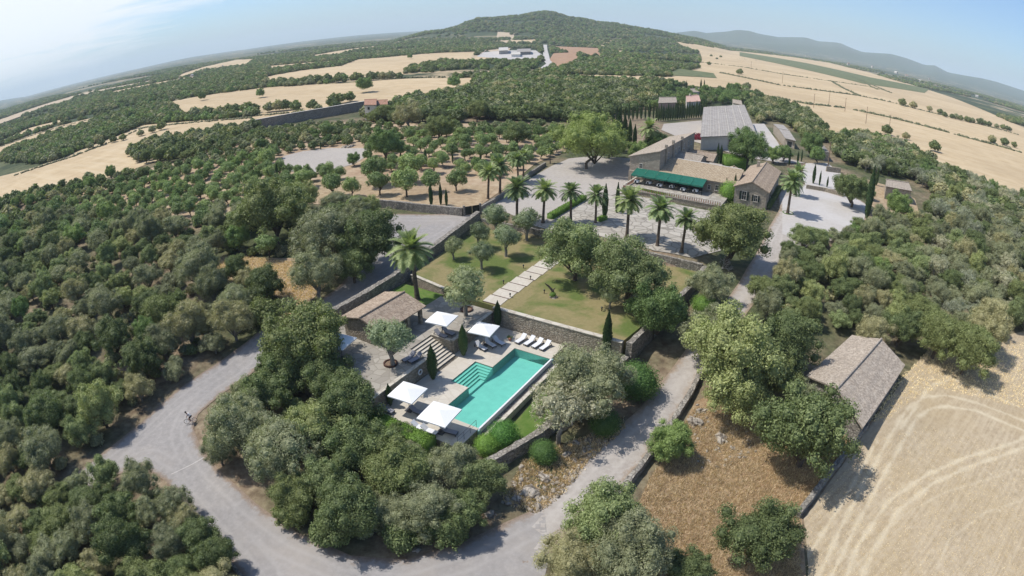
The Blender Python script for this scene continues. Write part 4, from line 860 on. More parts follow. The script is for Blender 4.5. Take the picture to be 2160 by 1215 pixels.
# tables and chairs below it
tb = None
for a in range(6):
    s, t = 83.6 + .5*(a % 2), -9.0 + a*2.7
    if tb is None:
        tb = empty('dining_table'); MB().box(-.5,.5,-.5,.5,.70,.75).build('tabletop', M['cloth'], tb); m = MB(); m.add([(-.51,-.51,.76),(.51,-.51,.76),(.51,.51,.76),(-.51,.51,.76),(-.53,-.53,.35),(.53,-.53,.35),(.53,.53,.35),(-.53,.53,.35)], [(0,1,2,3),(0,4,5,1),(1,5,6,2),(2,6,7,3),(3,7,4,0)]).build('table_skirt', M['cloth'], tb)
        for x in (-.42,.42):
            for y in (-.42,.42): MB().box(x-.03,x+.03,y-.03,y+.03,0,.7).build('leg', M['wood'], tb)
        ch0 = empty('dining_chair'); MB().box(-.22,.22,-.22,.22,.42,.46).build('seat', M['cushion'], ch0); MB().box(-.22,.22,.19,.23,.46,.9).build('backrest', M['dark'], ch0)
        for x in (-.19,.19):
            for y in (-.19,.19): MB().box(x-.02,x+.02,y-.02,y+.02,0,.42).build('leg', M['dark'], ch0)
        o = tb
    else: o = copy_tree(tb)
    o.location = frz(s, t, 4.42); o.rotation_euler = (0,0,FROT)
    tag(o, ['white clothed table at the far left end of the awning terrace','white clothed table second from left on the awning terrace','white clothed table third from left on the awning terrace','white clothed table third from right on the awning terrace','white clothed table second from right on the awning terrace','white clothed table right of the green awning on the terrace'][a], 'table', 'tables on the awning terrace')
    for b, (ds, dt, rz) in enumerate(((-.75,0,180),(.75,0,0))):
        c_ = ch0 if (a == 0 and b == 0) else copy_tree(ch0); c_.location = frz(s+ds, t+dt, 4.42); c_.rotation_euler = (0,0,FROT - math.pi/2 + R(rz))
        tag(c_, ('dark chair on the balustrade side of ' if b == 0 else 'dark chair on the house side of ') + ['the leftmost terrace table','the second terrace table from left','the third terrace table from left','the third terrace table from right','the second terrace table from right','the rightmost terrace table'][a], 'chair', 'chairs on the awning terrace')
# metal barn
bn = empty('barn', (78,190,4), 0, 'large pale grey low-pitched barn behind the farmhouse', 'barn'); L0 = Vector(bn.location)
q = [gz(1477,290,8.0), gz(1597,286,8.4), gz(1570,222,11.0), gz(1484,227,10.6)]; zq = [8.0,8.4,11.0,10.6]; q = [Vector((float(a), float(b), z)) - L0 for (a, b), z in zip(q, zq)]
tiled(bn, q[0], q[1], q[2], q[3], M['sheet'], 1.1, .05, thick=.2); 
def blk(parent, p4, z0, mat, name='wall'):
    V = [Vector((p.x, p.y, z0)) for p in p4] + [Vector(p) for p in p4]; return MB().add(V, [(3,2,1,0),(4,5,6,7),(0,1,5,4),(1,2,6,5),(2,3,7,6),(3,0,4,7)]).build(name, mat, parent)
cen = (q[0]+q[1]+q[2]+q[3])/4
blk(bn, [p + (cen-p)*.035 - Vector((0,0,.02)) for p in q], -1, M['plaster'])
for f0, f1 in ((.50,.68),(.72,.9)):
    a, b = q[0].lerp(q[1], f0), q[0].lerp(q[1], f1); d = (q[0]-q[3]).normalized()*-.0; n_ = Vector((q[1].y-q[0].y, -(q[1].x-q[0].x), 0)).normalized()*-1
    inn = (cen - a)*.035; V = [Vector((p.x, p.y, 0)) + inn*.5 for p in (a, b)]; V = [V[0], V[1], V[1]+Vector((0,0,3.2)), V[0]+Vector((0,0,3.2))]; W2_ = [v + (cen-v)*.03 for v in V]
    MB().add(V + W2_, [(0,1,2,3),(7,6,5,4),(0,4,5,1),(1,5,6,2),(2,6,7,3),(3,7,4,0)]).build('doorway', M['glass'], bn)
for k_ in range(1, 6): MB().tube(q[0].lerp(q[1], k_/6) + Vector((0,0,.27)), q[3].lerp(q[2], k_/6) + Vector((0,0,.27)), .07, n=5).build('roof_seam', M['plaster'], bn)
# simple gabled houses from four roof corners
def house_px(name, lab, cat, e, ze, zr, wm_, rm, zg=3.6, win=(), chim=False, pitch=.5):
    """e: four eave corners as seen (near-left, near-right, far-right, far-left); ridge runs left-right between the short sides"""
    p = [Vector((float(a), float(b), ze)) for a, b in (gz(x, y, ze) for x, y in e)]; c_ = (p[0]+p[1]+p[2]+p[3])/4; L0 = Vector((c_.x, c_.y, zg)); o = empty(name, L0, 0, lab, cat)
    p = [v - L0 for v in p]; r0 = (p[0]+p[3])/2 + Vector((0,0,zr-ze)); r1 = (p[1]+p[2])/2 + Vector((0,0,zr-ze))
    c0 = Vector((0,0,ze-zg)); w_ = [v + (c0-v)*.06 for v in p]; g0 = r0 + (c0-r0)*.06; g1 = r1 + (c0-r1)*.06; b_ = [Vector((v.x, v.y, -.8)) for v in w_]
    MB().add(b_ + w_ + [g0, g1], [(3,2,1,0),(0,1,5,4),(2,3,7,6),(1,2,6,9,5),(3,0,4,8,7),(4,5,9,8),(6,7,8,9)]).build('wall', wm_, o)
    tiled(o, p[0], p[1], r1, r0, rm, pitch, .05); tiled(o, p[2], p[3], r0, r1, rm, pitch, .05); ridge_cap(o, r0 + Vector((0,0,.2)), r1 + Vector((0,0,.2)), rm, .16)
    for f, z, ww, hh in win:
        a = w_[0].lerp(w_[1], f); d = (w_[1]-w_[0]).normalized(); n_ = Vector((d.y, -d.x, 0)); n_ = n_ if n_.dot(a - c0) > 0 else -n_; a = Vector((a.x, a.y, z))
        def q4(k0, k1, o0, o1, dz): return [a + d*x*ww/2*k0 + n_*oo + Vector((0,0,zz)) for x, oo, zz in ((-1,o0,-dz),(1,o0,-dz),(1,o0,hh+dz),(-1,o0,hh+dz),(-1,o1,-dz),(1,o1,-dz),(1,o1,hh+dz),(-1,o1,hh+dz))]
        bx = [(0,1,2,3),(7,6,5,4),(0,4,5,1),(1,5,6,2),(2,6,7,3),(3,7,4,0)]
        fr_ = MB().add(q4(1.25,1,-.1,.05,.12), bx).build('window', M['plaster'], o); MB().add(q4(1,1,-.05,.09,0), bx).build('pane', M['glass'], fr_)
    if chim: v = r0.lerp(r1, .3); MB().box(v.x-.35, v.x+.35, v.y-.35, v.y+.35, v.z-.3, v.z+1.1).build('chimney', wm_, o)
    return o
house_px('stone_barn', 'old stone barn with grey tiled gable roof at the edge of the hay field', 'barn', [(1818,905),(1908,772),(1797,709),(1700,795)], 2.3, 3.9, M['wall'], M['tileG'], zg=-.5, pitch=.3)
house_px('stone_hut', 'small stone hut with pale gable roof at the right edge of the yard', 'hut', [(1868,394),(1924,404),(1908,384),(1868,379)], 6.6, 7.5, M['house'], M['tileG'], zg=3.2, win=((.35,1.2,.7,1.0),))
house_px('house', 'two-storey pale house with a grey-green hipped roof behind the cypress row', 'house', [(1388,218),(1428,217),(1424,206),(1392,206)], 9.0, 10.2, M['pink'], M['tileG'], win=((.3,1.4,1,1.3),(.7,1.4,1,1.3)))
house_px('house', 'pink-roofed house left of the grey barn roof', 'house', [(1448,216),(1478,214),(1470,200),(1446,203)], 8.0, 9.3, M['plaster'], M['pink'], win=((.5,1.4,1,1.3),), chim=True)
house_px('house', 'low pale-roofed house beyond the pink-roofed house', 'house', [(1456,195),(1478,194),(1472,187),(1455,190)], 7.5, 8.8, M['plaster'], M['tileG'])
house_px('house', 'white two-storey house beside the long grey enclosure wall', 'house', [(768,222),(794,222),(795,209),(770,210)], 9.5, 10.5, M['plaster'], M['tileR'], zg=4, win=((.35,.9,1,1.1),(.35,3.6,1,1.1)))
house_px('house', 'low white annex with brown roof beside the white two-storey house', 'house', [(793,222),(818,221),(818,211),(795,212)], 7.8, 8.8, M['plaster'], M['tileR'], zg=4, win=((.3,1.2,1,1.2),(.7,1.2,1,1.2)))
house_px('shed', 'open grey lean-to shed right of the white gravel yard', 'shed', [(1656,292),(1679,298),(1652,264),(1631,262)], 6.6, 7.2, M['house'], M['sheet'], win=((.5,.4,2.0,1.8),))
house_px('shed', 'small pale shed roof beyond the grey barn near the field', 'shed', [(1545,217),(1566,222),(1562,212),(1545,210)], 6.4, 7.2, M['plaster'], M['tileG'])
house_px('farm_building', 'pale farm building standing at the quarry below the hill', 'farm building', [(1052,107),(1072,106),(1072,101),(1052,102)], 10, 12.5, M['plaster'], M['plaster'], zg=4.4, pitch=2)
house_px('farm_building', 'long dark roofed shed beside the lane below the hill', 'farm building', [(1090,110),(1120,109),(1118,104),(1092,105)], 9, 11.5, M['sheet'], M['sheet'], zg=4.4, pitch=2)
house_px('farm_building', 'long low white roof among the trees left of the hill road', 'farm building', [(1078,115),(1098,115),(1097,111),(1080,112)], 8, 10, M['white'], M['plaster'], zg=4.4, pitch=2)
# scattered far white houses
for a, (x, y, w_) in enumerate([(405,163,14),(380,168,9),(470,143,12),(640,108,8),(730,95,9),(196,223,12),(210,218,8),(1635,97,20),(1720,108,16),(1790,128,12),(1890,155,16),(1912,162,14),(1940,172,12),(1840,138,10),(2060,205,12),(1960,168,9),(1700,120,10)]):
    X, Y, Z = at(x, y); dd = math.hypot(X, Y); W_ = w_*dd/1251*.5; o = empty('far_house', (X, Y, Z), random.uniform(0, 3), ['upper-left plain house, rightmost of the near pair','upper-left plain house, leftmost of the near pair','pale house on the left plain beyond the pair','tiny pale house left of the hill, middle distance','farthest tiny house left of the hill','pale low house on the far left plain','small pale house touching the one on the far left plain','long pale house leftmost at the foot of the right mountains','pale house below the right mountains, second group','pale house at the right mountain foot, left of the village','largest pale house of the right village','pale house right of the largest village house','small pale house at the right end of the village','tiny pale house in front of the village','lone pale house at the far right plain','tiny house below the right end of the village','tiny house between the first two under the right mountains'][a], 'house', 'far-off houses on the plain')
    W_ = min(W_, 26); D_ = W_*.5; hh = min(6, W_*.3) + 2
    MB().add([(-W_/2,-D_/2,-2),(W_/2,-D_/2,-2),(W_/2,D_/2,-2),(-W_/2,D_/2,-2),(-W_/2,-D_/2,hh),(W_/2,-D_/2,hh),(W_/2,D_/2,hh),(-W_/2,D_/2,hh),(-W_/2,0,hh*1.4),(W_/2,0,hh*1.4)], [(0,1,5,4),(2,3,7,6),(1,2,6,9,5),(3,0,4,8,7)]).build('wall', M['plaster'], o)
    MB().add([(-W_/2-.3,-D_/2-.3,hh),(W_/2+.3,-D_/2-.3,hh),(W_/2+.3,0,hh*1.4+.2),(-W_/2-.3,0,hh*1.4+.2),(W_/2+.3,D_/2+.3,hh),(-W_/2-.3,D_/2+.3,hh)], [(0,1,2,3),(3,2,4,5)]).build('roof', M['tileR'] if a % 2 else M['plaster'], o)
# gate
X, Y, Z = at(995, 452); X2, Y2, Z2_ = at(979, 456); X3, Y3, Z3_ = at(1013, 450); g = empty('gate', (X2, Y2, Z), math.atan2(Y3-Y2, X3-X2), 'black solid metal gate between the orchard wall and boundary wall', 'gate')
gl = math.hypot(X3-X2, Y3-Y2)
for a in range(2): MB().box(gl/2*a+.05, gl/2*(a+1)-.05, -.04, .04, .1, 1.75).build('leaf', M['dark'], g, bevel=.015)
for x in (0, gl): MB().box(x-.18, x+.18, -.18, .18, 0, 2.0).build('pier', M['wall'], g)
# power poles in the field
for a, (px, py, h_) in enumerate([(1650,176,11),(1584,148,11),(1716,228,9),(1748,222,9),(1782,236,9),(1826,262,10),(1875,276,9),(1745,360,9)]):
    X, Y, Z = at(px, py); o = empty('power_pole', (X, Y, Z), .6, None, 'pole', 'wooden power poles in the stubble field')
    o['label'] = 'thin wooden power pole standing in the pale stubble field' if a < 7 else 'thin grey pole standing in the yard near the stone pillar'
    MB().tube((0,0,0),(0,0,h_),.16,.11,6).build('pole', M['wood'], o); MB().tube((-.8,0,h_-.5),(.8,0,h_-.5),.06,n=5).build('crossarm', M['wood'], o)
# yard boulders, outcrops
def rock(x, y, z, r, lab, grp=None, flat=.6, seed=0, mat='rock', name='rock'):
    bm = bmesh.new(); bmesh.ops.create_icosphere(bm, subdivisions=4, radius=1); rg = np.random.default_rng(seed); ph = rg.uniform(0, 6, 6)
    for v in bm.verts:
        p = v.co; d = .22*math.sin(3*p.x+ph[0])*math.cos(3.3*p.y+ph[1]) + .13*math.sin(7*p.y+ph[2])*math.cos(6*p.z+ph[3]) + .07*math.sin(15*p.x+ph[4])*math.cos(13*p.y+ph[5]) + rg.uniform(-.025,.025)
        v.co = p*(1+d); v.co.z *= flat
    me_ = bpy.data.meshes.new(name); bm.to_mesh(me_); bm.free(); me_.materials.append(M[mat]); o = link(name, me_); o.location = (x, y, z); o.scale = (r, r*rg.uniform(.7,1), r); o.rotation_euler = (0,0,rg.uniform(0,6)); return tag(o, lab, 'rock', grp)
for a, (px, py, r_, lab) in enumerate([(1465,890,1.5,'large pale limestone outcrop beside the driveway wall'),(1520,925,1.25,'rugged pale boulder in the brown scrub, left of two smaller stones'),(1545,945,.55,'small stone just right of the rugged scrub boulder'),(1478,868,1.0,'pale upper outcrop block touching the driveway wall'),(1547,915,.4,'small stone above the others in the scrub'),(1535,895,.5,'flat stone under the bright oak by the driveway wall'),
    (1120,1040,1.5,'broad weathered limestone ledge under the tall grey olive'),(1150,1010,1.1,'grey limestone hump by the olive trunk'),(1090,1055,1.0,'pale rock at the dark thicket edge below the pool'),(1195,960,.9,'grey rock cluster right of the olive trunk'),(1215,935,.7,'pale rock above the driveway bend'),(1240,950,.6,'small pale stone near the driveway bend'),(1135,1070,.9,'low rock where the road bends'),(1035,1085,.8,'mossy stone at the edge of the road thicket'),(880,1160,.6,'small pale stone on the inner road verge'),
    (668,1138,.5,'small dark stone on the inner edge of the left road'),(622,356,1.2,'brown boulder heap at the near edge of the grey plot'),(727,312,1.3,'left one of two round boulders on the far edge of the grey plot'),(738,311,1.3,'right one of two round boulders on the far edge of the grey plot')]):
    X, Y, Z = at(px, py); r_ = r_*(.62 if a < 16 else 1); rock(X, Y, Z - .05, r_, lab, None, .62, a)
# small stones strewn along the verges: stuff
def scatter_px(poly, n, seed=1):
    rg = np.random.default_rng(seed); P = np.array(poly); X, Y, _ = at_many(poly); lo = (X.min(), Y.min()); hi = (X.max(), Y.max()); W = list(zip(X, Y)); out_ = []
    while len(out_) < n:
        x = rg.uniform(lo[0], hi[0], 4000); y = rg.uniform(lo[1], hi[1], 4000); k_ = inpoly(x, y, W); out_ += list(zip(x[k_], y[k_]))
    return out_[:n]
def rubble(name, poly, n, r0, r1, lab, seed, mat='rock'):
    V, Fc = [], []; rg = np.random.default_rng(seed); base = bmesh.new(); bmesh.ops.create_icosphere(base, subdivisions=1, radius=1); bv = np.array([v.co[:] for v in base.verts]); bf = np.array([[v.index for v in f.verts] for f in base.faces]); base.free()
    pts = np.array(scatter_px(poly, n, seed)); zz = hgt(pts[:, 0], pts[:, 1], False); Vs, Fs = [], []
    for a in range(n):
        r_ = r0 + (r1-r0)*rg.random()**3; v = bv*rg.uniform(.6, 1.3, bv.shape)*r_*np.array([1,1,.6]); Vs.append(v + [pts[a,0], pts[a,1], zz[a]+.02]); Fs.append(bf + a*len(bv))
    o = link(name, mesh_np(name, np.vstack(Vs), np.vstack(Fs), [M[mat]])); return tag(o, lab, None, kind='stuff')
rubble('loose_stones', [(1060,1060),(1100,980),(1180,1010),(1235,925),(1300,880),(1320,900),(1240,975),(1190,1040),(1130,1085)], 700, .05, .35, 'loose pale stones strewn below the grey olive', 3)
rubble('loose_stones', [(1440,960),(1460,850),(1560,880),(1600,960),(1500,1000)], 300, .05, .3, 'loose stones in the brown scrub', 4)
def tufts(name, poly, n, h0, h1, mat, lab, seed, wdt=.05, blades=5):
    pts = np.array(scatter_px(poly, n, seed)); rg = np.random.default_rng(seed); zz = hgt(pts[:, 0], pts[:, 1], False); N_ = n*blades
    bx = np.repeat(pts[:, 0], blades) + rg.normal(0, .10, N_); by = np.repeat(pts[:, 1], blades) + rg.normal(0, .10, N_); bz = np.repeat(zz, blades)
    a = rg.uniform(0, 6.28, N_); h_ = rg.uniform(h0, h1, N_); ln_ = rg.normal(0, .35, (N_, 2))*h_[:, None]; w_ = wdt*rg.uniform(.6, 1.5, N_)
    v0 = np.stack([bx - np.cos(a)*w_, by - np.sin(a)*w_, bz], 1); v1 = np.stack([bx + np.cos(a)*w_, by + np.sin(a)*w_, bz], 1); v2 = np.stack([bx + ln_[:, 0], by + ln_[:, 1], bz + h_], 1)
    V_ = np.stack([v0, v1, v2], 1).reshape(-1, 3); F_ = np.arange(N_*3).reshape(-1, 3); me_ = mesh_np(name, V_, F_, [mat]); at__ = me_.attributes.new('tint', 'FLOAT', 'FACE'); at__.data.foreach_set('value', rg.random(N_).astype(np.float32)); return tag(link(name, me_), lab, None, kind='stuff')
M['straw'] = leaf_mat('dry_straw', (.20,.14,.08), (.38,.285,.175), (.58,.48,.33), .2, 0)
M['straw2'] = leaf_mat('pale_straw', (.42,.33,.20), (.56,.46,.30), (.68,.58,.40), .2, 0)
tufts('dry_grass', [(1330,1100),(1370,1010),(1430,920),(1465,860),(1600,870),(1820,890),(1750,1000),(1685,1085),(1690,1330),(1300,1330)], 26000, .12, .42, M['straw'], 'tall brown dry grass of the scrub patch', 11, .022)
tufts('dry_grass', [(1700,1300),(1705,1190),(1700,1100),(1760,1015),(1850,920),(1960,900),(2200,960),(2300,1300)], 14000, .05, .16, M['straw2'], 'cut pale stubble on the hay field', 12, .03)
tufts('dry_grass', [(1830,890),(1905,790),(1960,740),(2070,722),(2240,720),(2240,880),(1980,820),(1920,845),(1870,890)], 6000, .08, .3, M['straw2'], 'pale dry grass along the field edge', 13, .04)
tufts('dry_grass', [(1060,1060),(1100,975),(1180,940),(1240,920),(1310,880),(1320,900),(1240,975),(1190,1040),(1130,1085)], 2500, .1, .35, M['straw'], 'dry grass between the rocks below the pool', 14)
tufts('dry_grass', [(440,548),(490,540),(560,545),(700,560),(690,600),(600,690),(555,690),(590,630),(540,600),(470,590)], 5000, .1, .4, M['straw'], 'dry grass in the wood clearing', 15)

# ------------------------------------------------------------------ plants
def leaf_cloud(centers, radii, n, leaf, rg, squash=1.0, up=.25, aspect=.55, inner=True, core=.80, droop=0):
    """n leaf faces over a union of lobes, plus an inner mass; returns verts, faces, tint"""
    centers = np.asarray(centers, float); radii = np.asarray(radii, float)
    w_ = radii**2; w_ = w_/w_.sum(); idx = rg.choice(len(radii), n*2, p=w_)
    d = rg.normal(0, 1, (n*2, 3)); d[:, 2] += .12; d /= np.linalg.norm(d, axis=1)[:, None]
    rr = radii[idx]*(1 + rg.normal(0, .10, n*2)); rr = rr + np.abs(rg.normal(0, .06, n*2))*radii.max(); p = centers[idx] + d*rr[:, None]*np.array([1, 1, squash])
    # drop points buried in another lobe
    keep = np.ones(n*2, bool)
    for c_, r_ in zip(centers, radii):
        q = (p - c_)/np.array([1, 1, squash]); keep &= (np.linalg.norm(q, axis=1) > r_*.80)
    p = p[keep][:n]; d = d[keep][:n]; lob = idx[keep][:n]; n = len(p)
    nrm = d + rg.normal(0, .8, (n, 3)); nrm[:, 2] += up; nrm /= np.linalg.norm(nrm, axis=1)[:, None]
    a = np.cross(nrm, rg.normal(0, 1, (n, 3))); a /= np.linalg.norm(a, axis=1)[:, None]; b = np.cross(nrm, a)
    s = leaf*rg.uniform(.55, 1.45, n)[:, None]; a = a*s; b = b*s*aspect; a[:, 2] -= droop*s[:, 0]
    V_ = np.stack([p - a, p - b, p + a, p + b], 1).reshape(-1, 3); F_ = np.arange(n*4).reshape(-1, 4)
    lt = rg.normal(0, .13, len(radii)); tint_ = np.clip(.5 + lt[lob] + rg.normal(0, .20, n), 0, 1)
    if inner:
        bm = bmesh.new(); bmesh.ops.create_icosphere(bm, subdivisions=2, radius=1); iv = np.array([v.co[:] for v in bm.verts]); jf = np.array([[v.index for v in f.verts] for f in bm.faces]); bm.free()
        Vs = [V_]; Fs = [F_]; off_ = len(V_); T_ = [tint_]
        for c_, r_ in zip(centers, radii):
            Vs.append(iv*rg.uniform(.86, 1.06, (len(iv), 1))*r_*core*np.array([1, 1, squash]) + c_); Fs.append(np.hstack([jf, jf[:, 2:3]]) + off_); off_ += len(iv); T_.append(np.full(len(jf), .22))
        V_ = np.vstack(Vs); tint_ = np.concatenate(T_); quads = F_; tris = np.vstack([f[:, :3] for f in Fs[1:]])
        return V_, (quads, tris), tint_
    return V_, (F_, None), tint_
def cloud_mesh(name, V_, F2, tint_, mat):
    quads, tris = F2; me_ = bpy.data.meshes.new(name); nv = len(V_); nq = len(quads); ntri = 0 if tris is None else len(tris)
    me_.vertices.add(nv); me_.vertices.foreach_set('co', np.asarray(V_, np.float32).ravel())
    li = quads.ravel() if tris is None else np.concatenate([quads.ravel(), tris.ravel()])
    me_.loops.add(len(li)); me_.loops.foreach_set('vertex_index', li.astype(np.int32)); me_.polygons.add(nq + ntri)
    st__ = np.concatenate([np.arange(nq)*4, nq*4 + np.arange(ntri)*3]); me_.polygons.foreach_set('loop_start', st__.astype(np.int32)); me_.update(calc_edges=True)
    a_ = me_.attributes.new('tint', 'FLOAT', 'FACE'); a_.data.foreach_set('value', tint_.astype(np.float32)); me_.materials.append(mat); return me_
def limb_mesh(mat, D, hh, trunk_r, lobes, rg, lean=.1):
    """tapered trunk that forks into limbs reaching the lobes"""
    m = MB(); top = Vector((rg.normal(0, lean*.4), rg.normal(0, lean*.4), hh)); mid = Vector((rg.normal(0, lean)*.5, rg.normal(0, lean)*.5, hh*.5))
    m.tube((0,0,-.4), mid, trunk_r*1.25, trunk_r*.95, 8); m.tube(mid, top, trunk_r*.97, trunk_r*.8, 8)
    for c_ in lobes[:9]:
        c_ = Vector(c_); k_ = top.lerp(c_, .5) + Vector((rg.normal(0, .06*D), rg.normal(0, .06*D), rg.uniform(-.04, .06)*D)); m.tube(top - Vector((0,0,.1)), k_, trunk_r*.55, trunk_r*.34, 6); m.tube(k_, c_, trunk_r*.34, trunk_r*.12, 5)
    me_ = bpy.data.meshes.new('trunk'); me_.from_pydata([tuple(map(float, p)) for p in m.v], [], m.f); me_.materials.append(mat); return me_
def make_broad(seed, mat, bark, n=5200, leaf=.030, squash=.8, nl=14, trunk=.22, hc=.55, spread=.30, lobe=(.17,.27), core=.8, tr_r=.035, droop=0, aspect=.55):
    """unit tree: crown about 1 across, height about 1; returns (crown mesh, trunk mesh, height of the crown centre)"""
    rg = np.random.default_rng(seed); cs, rs_ = [], []
    for a in range(nl):
        th = rg.uniform(0, 6.283); el = math.asin(rg.uniform(-.5, 1)); rad = spread*rg.uniform(.55, 1.1)
        cs.append([rad*math.cos(el)*math.cos(th), rad*math.cos(el)*math.sin(th), hc + rad*math.sin(el)*squash*1.0]); rs_.append(rg.uniform(*lobe))
    cs.append([0, 0, hc]); rs_.append(.25)
    for a in range(nl):     # small outer sprays for an uneven outline
        th = rg.uniform(0, 6.283); el = math.asin(rg.uniform(-.45, 1)); rad = (spread + .15)*rg.uniform(.85, 1.15)
        cs.append([rad*math.cos(el)*math.cos(th), rad*math.cos(el)*math.sin(th), hc + rad*math.sin(el)*squash]); rs_.append(rg.uniform(.05, .11))
    V_, F_, t_ = leaf_cloud(cs, rs_, n, leaf, rg, .92, core=core, droop=droop, aspect=aspect)
    return cloud_mesh('crown', V_, F_, t_, mat), limb_mesh(bark, 1, trunk, tr_r, [c_ for c_, r_ in zip(cs, rs_) if r_ > .12], rg, .06), hc
PRO = {}
PRO['oak'] = [make_broad(10+a, M['oak'], M['bark'], 17000, .0125, .75, 30, hc=.50, lobe=(.10,.19), core=.74) for a in range(4)]
PRO['wild'] = [make_broad(30+a, M['wild'], M['greybark'], 18000, .0125, .85, 26, hc=.54, lobe=(.09,.19), core=.66, aspect=.35) for a in range(4)]
PRO['grey'] = [make_broad(50+a, M['grey'], M['greybark'], 4500, .020, .8, 14, hc=.60, lobe=(.10,.20), core=.55, aspect=.3, trunk=.30) for a in range(2)]
PRO['olive'] = [make_broad(60+a, M['olive'], M['greybark'], 4200, .024, .8, 11, hc=.72, trunk=.36, tr_r=.05, aspect=.35, core=.7) for a in range(3)]
PRO['almond'] = [make_broad(70+a, M['almond'], M['bark'], 3000, .028, .8, 9, hc=.66, trunk=.34, tr_r=.035, core=.66) for a in range(4)]
PRO['mid'] = [make_broad(180+a, M['mid'], M['bark'], 17000, .0125, .85, 26, hc=.54, lobe=(.09,.19), core=.68) for a in range(3)]
PRO['bright'] = [make_broad(80+a, M['bright'], M['bark'], 17000, .013, .85, 26, hc=.53, lobe=(.10,.20), core=.72) for a in range(3)]
PRO['pine'] = [make_broad(90+a, M['pine'], M['bark'], 16000, .014, .62, 26, hc=.44, trunk=.18, tr_r=.02, lobe=(.10,.18), core=.72, aspect=.25) for a in range(2)]
PRO['clump'] = [make_broad(95+a, M['oak'], M['bark'], 3500, .030, .6, 10, hc=.34, trunk=.1) for a in range(2)]
def make_ball(seed, mat, sx=1, sy=1, sz=.85, n=5200, leaf=.017):
    rg = np.random.default_rng(seed); V_, F_, t_ = leaf_cloud([[0,0,.40],[.08,.05,.38],[-.07,-.06,.36]], [.46,.42,.42], n, leaf, rg, sz, core=.93); return cloud_mesh('crown', V_, F_, t_, mat)
PRO['ball'] = [make_ball(5, M['ball'])]; M['dball'] = leaf_mat('dark_clipped_leaf', (.030,.060,.015), (.055,.100,.025), (.09,.15,.045), hue_var=0); PRO['ballb'] = [make_ball(6, M['hedge'])]; PRO['balld'] = [make_ball(7, M['dball'])]
def make_cypress(seed, mat, r=.085, n=3600, leaf=.020):
    rg = np.random.default_rng(seed); z = rg.random(n)**.8; prof = np.minimum(1, np.sin(np.clip(z, 0, 1)*math.pi*.93 + .20))**.75*r*(1.15 - .35*z); prof = np.where(z > .8, prof*(1-(z-.8)*2.6), prof)
    a = rg.uniform(0, 6.283, n); rr = prof*(1 + rg.normal(0, .10, n) + .09*np.sin(a*4 + z*20)); p = np.stack([rr*np.cos(a), rr*np.sin(a), .03 + z*.97], 1)
    up = np.stack([np.cos(a)*.28, np.sin(a)*.28, np.ones(n)], 1) + rg.normal(0, .16, (n, 3)); up /= np.linalg.norm(up, axis=1)[:, None]; sd = np.cross(up, np.stack([np.cos(a), np.sin(a), 0*a], 1) + rg.normal(0, .4, (n, 3))); sd /= np.linalg.norm(sd, axis=1)[:, None]
    s = leaf*rg.uniform(.6, 1.5, n)[:, None]; V_ = np.stack([p - up*s, p - sd*s*.4, p + up*s, p + sd*s*.4], 1).reshape(-1, 3); F_ = np.arange(n*4).reshape(-1, 4)
    # core
    k_ = 12; zz = np.linspace(.02, .95, 14); pr = np.minimum(1, np.sin(zz*math.pi*.93 + .20))**.75*r*(1.15 - .35*zz)*.86; pr = np.where(zz > .8, pr*(1-(zz-.8)*2.6), pr); cv = np.array([[q*math.cos(2*math.pi*b/k_), q*math.sin(2*math.pi*b/k_), z_] for q, z_ in zip(pr, zz) for b in range(k_)])
    cf = np.array([[i_*k_+b, i_*k_+(b+1) % k_, (i_+1)*k_+(b+1) % k_, (i_+1)*k_+b] for i_ in range(13) for b in range(k_)]) + len(V_)
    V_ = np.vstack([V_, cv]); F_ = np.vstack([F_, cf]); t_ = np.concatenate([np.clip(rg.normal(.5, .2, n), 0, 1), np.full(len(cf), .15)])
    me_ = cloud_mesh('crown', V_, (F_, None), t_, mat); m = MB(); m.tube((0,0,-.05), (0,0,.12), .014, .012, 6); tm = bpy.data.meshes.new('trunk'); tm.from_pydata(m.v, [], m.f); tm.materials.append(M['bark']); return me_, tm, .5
PRO['cyp'] = [make_cypress(3, M['cypress'], .060), make_cypress(4, M['cypress'], .075)]
PRO['cypfat'] = [make_cypress(8, M['cypress'], .120, 4200, .016)]
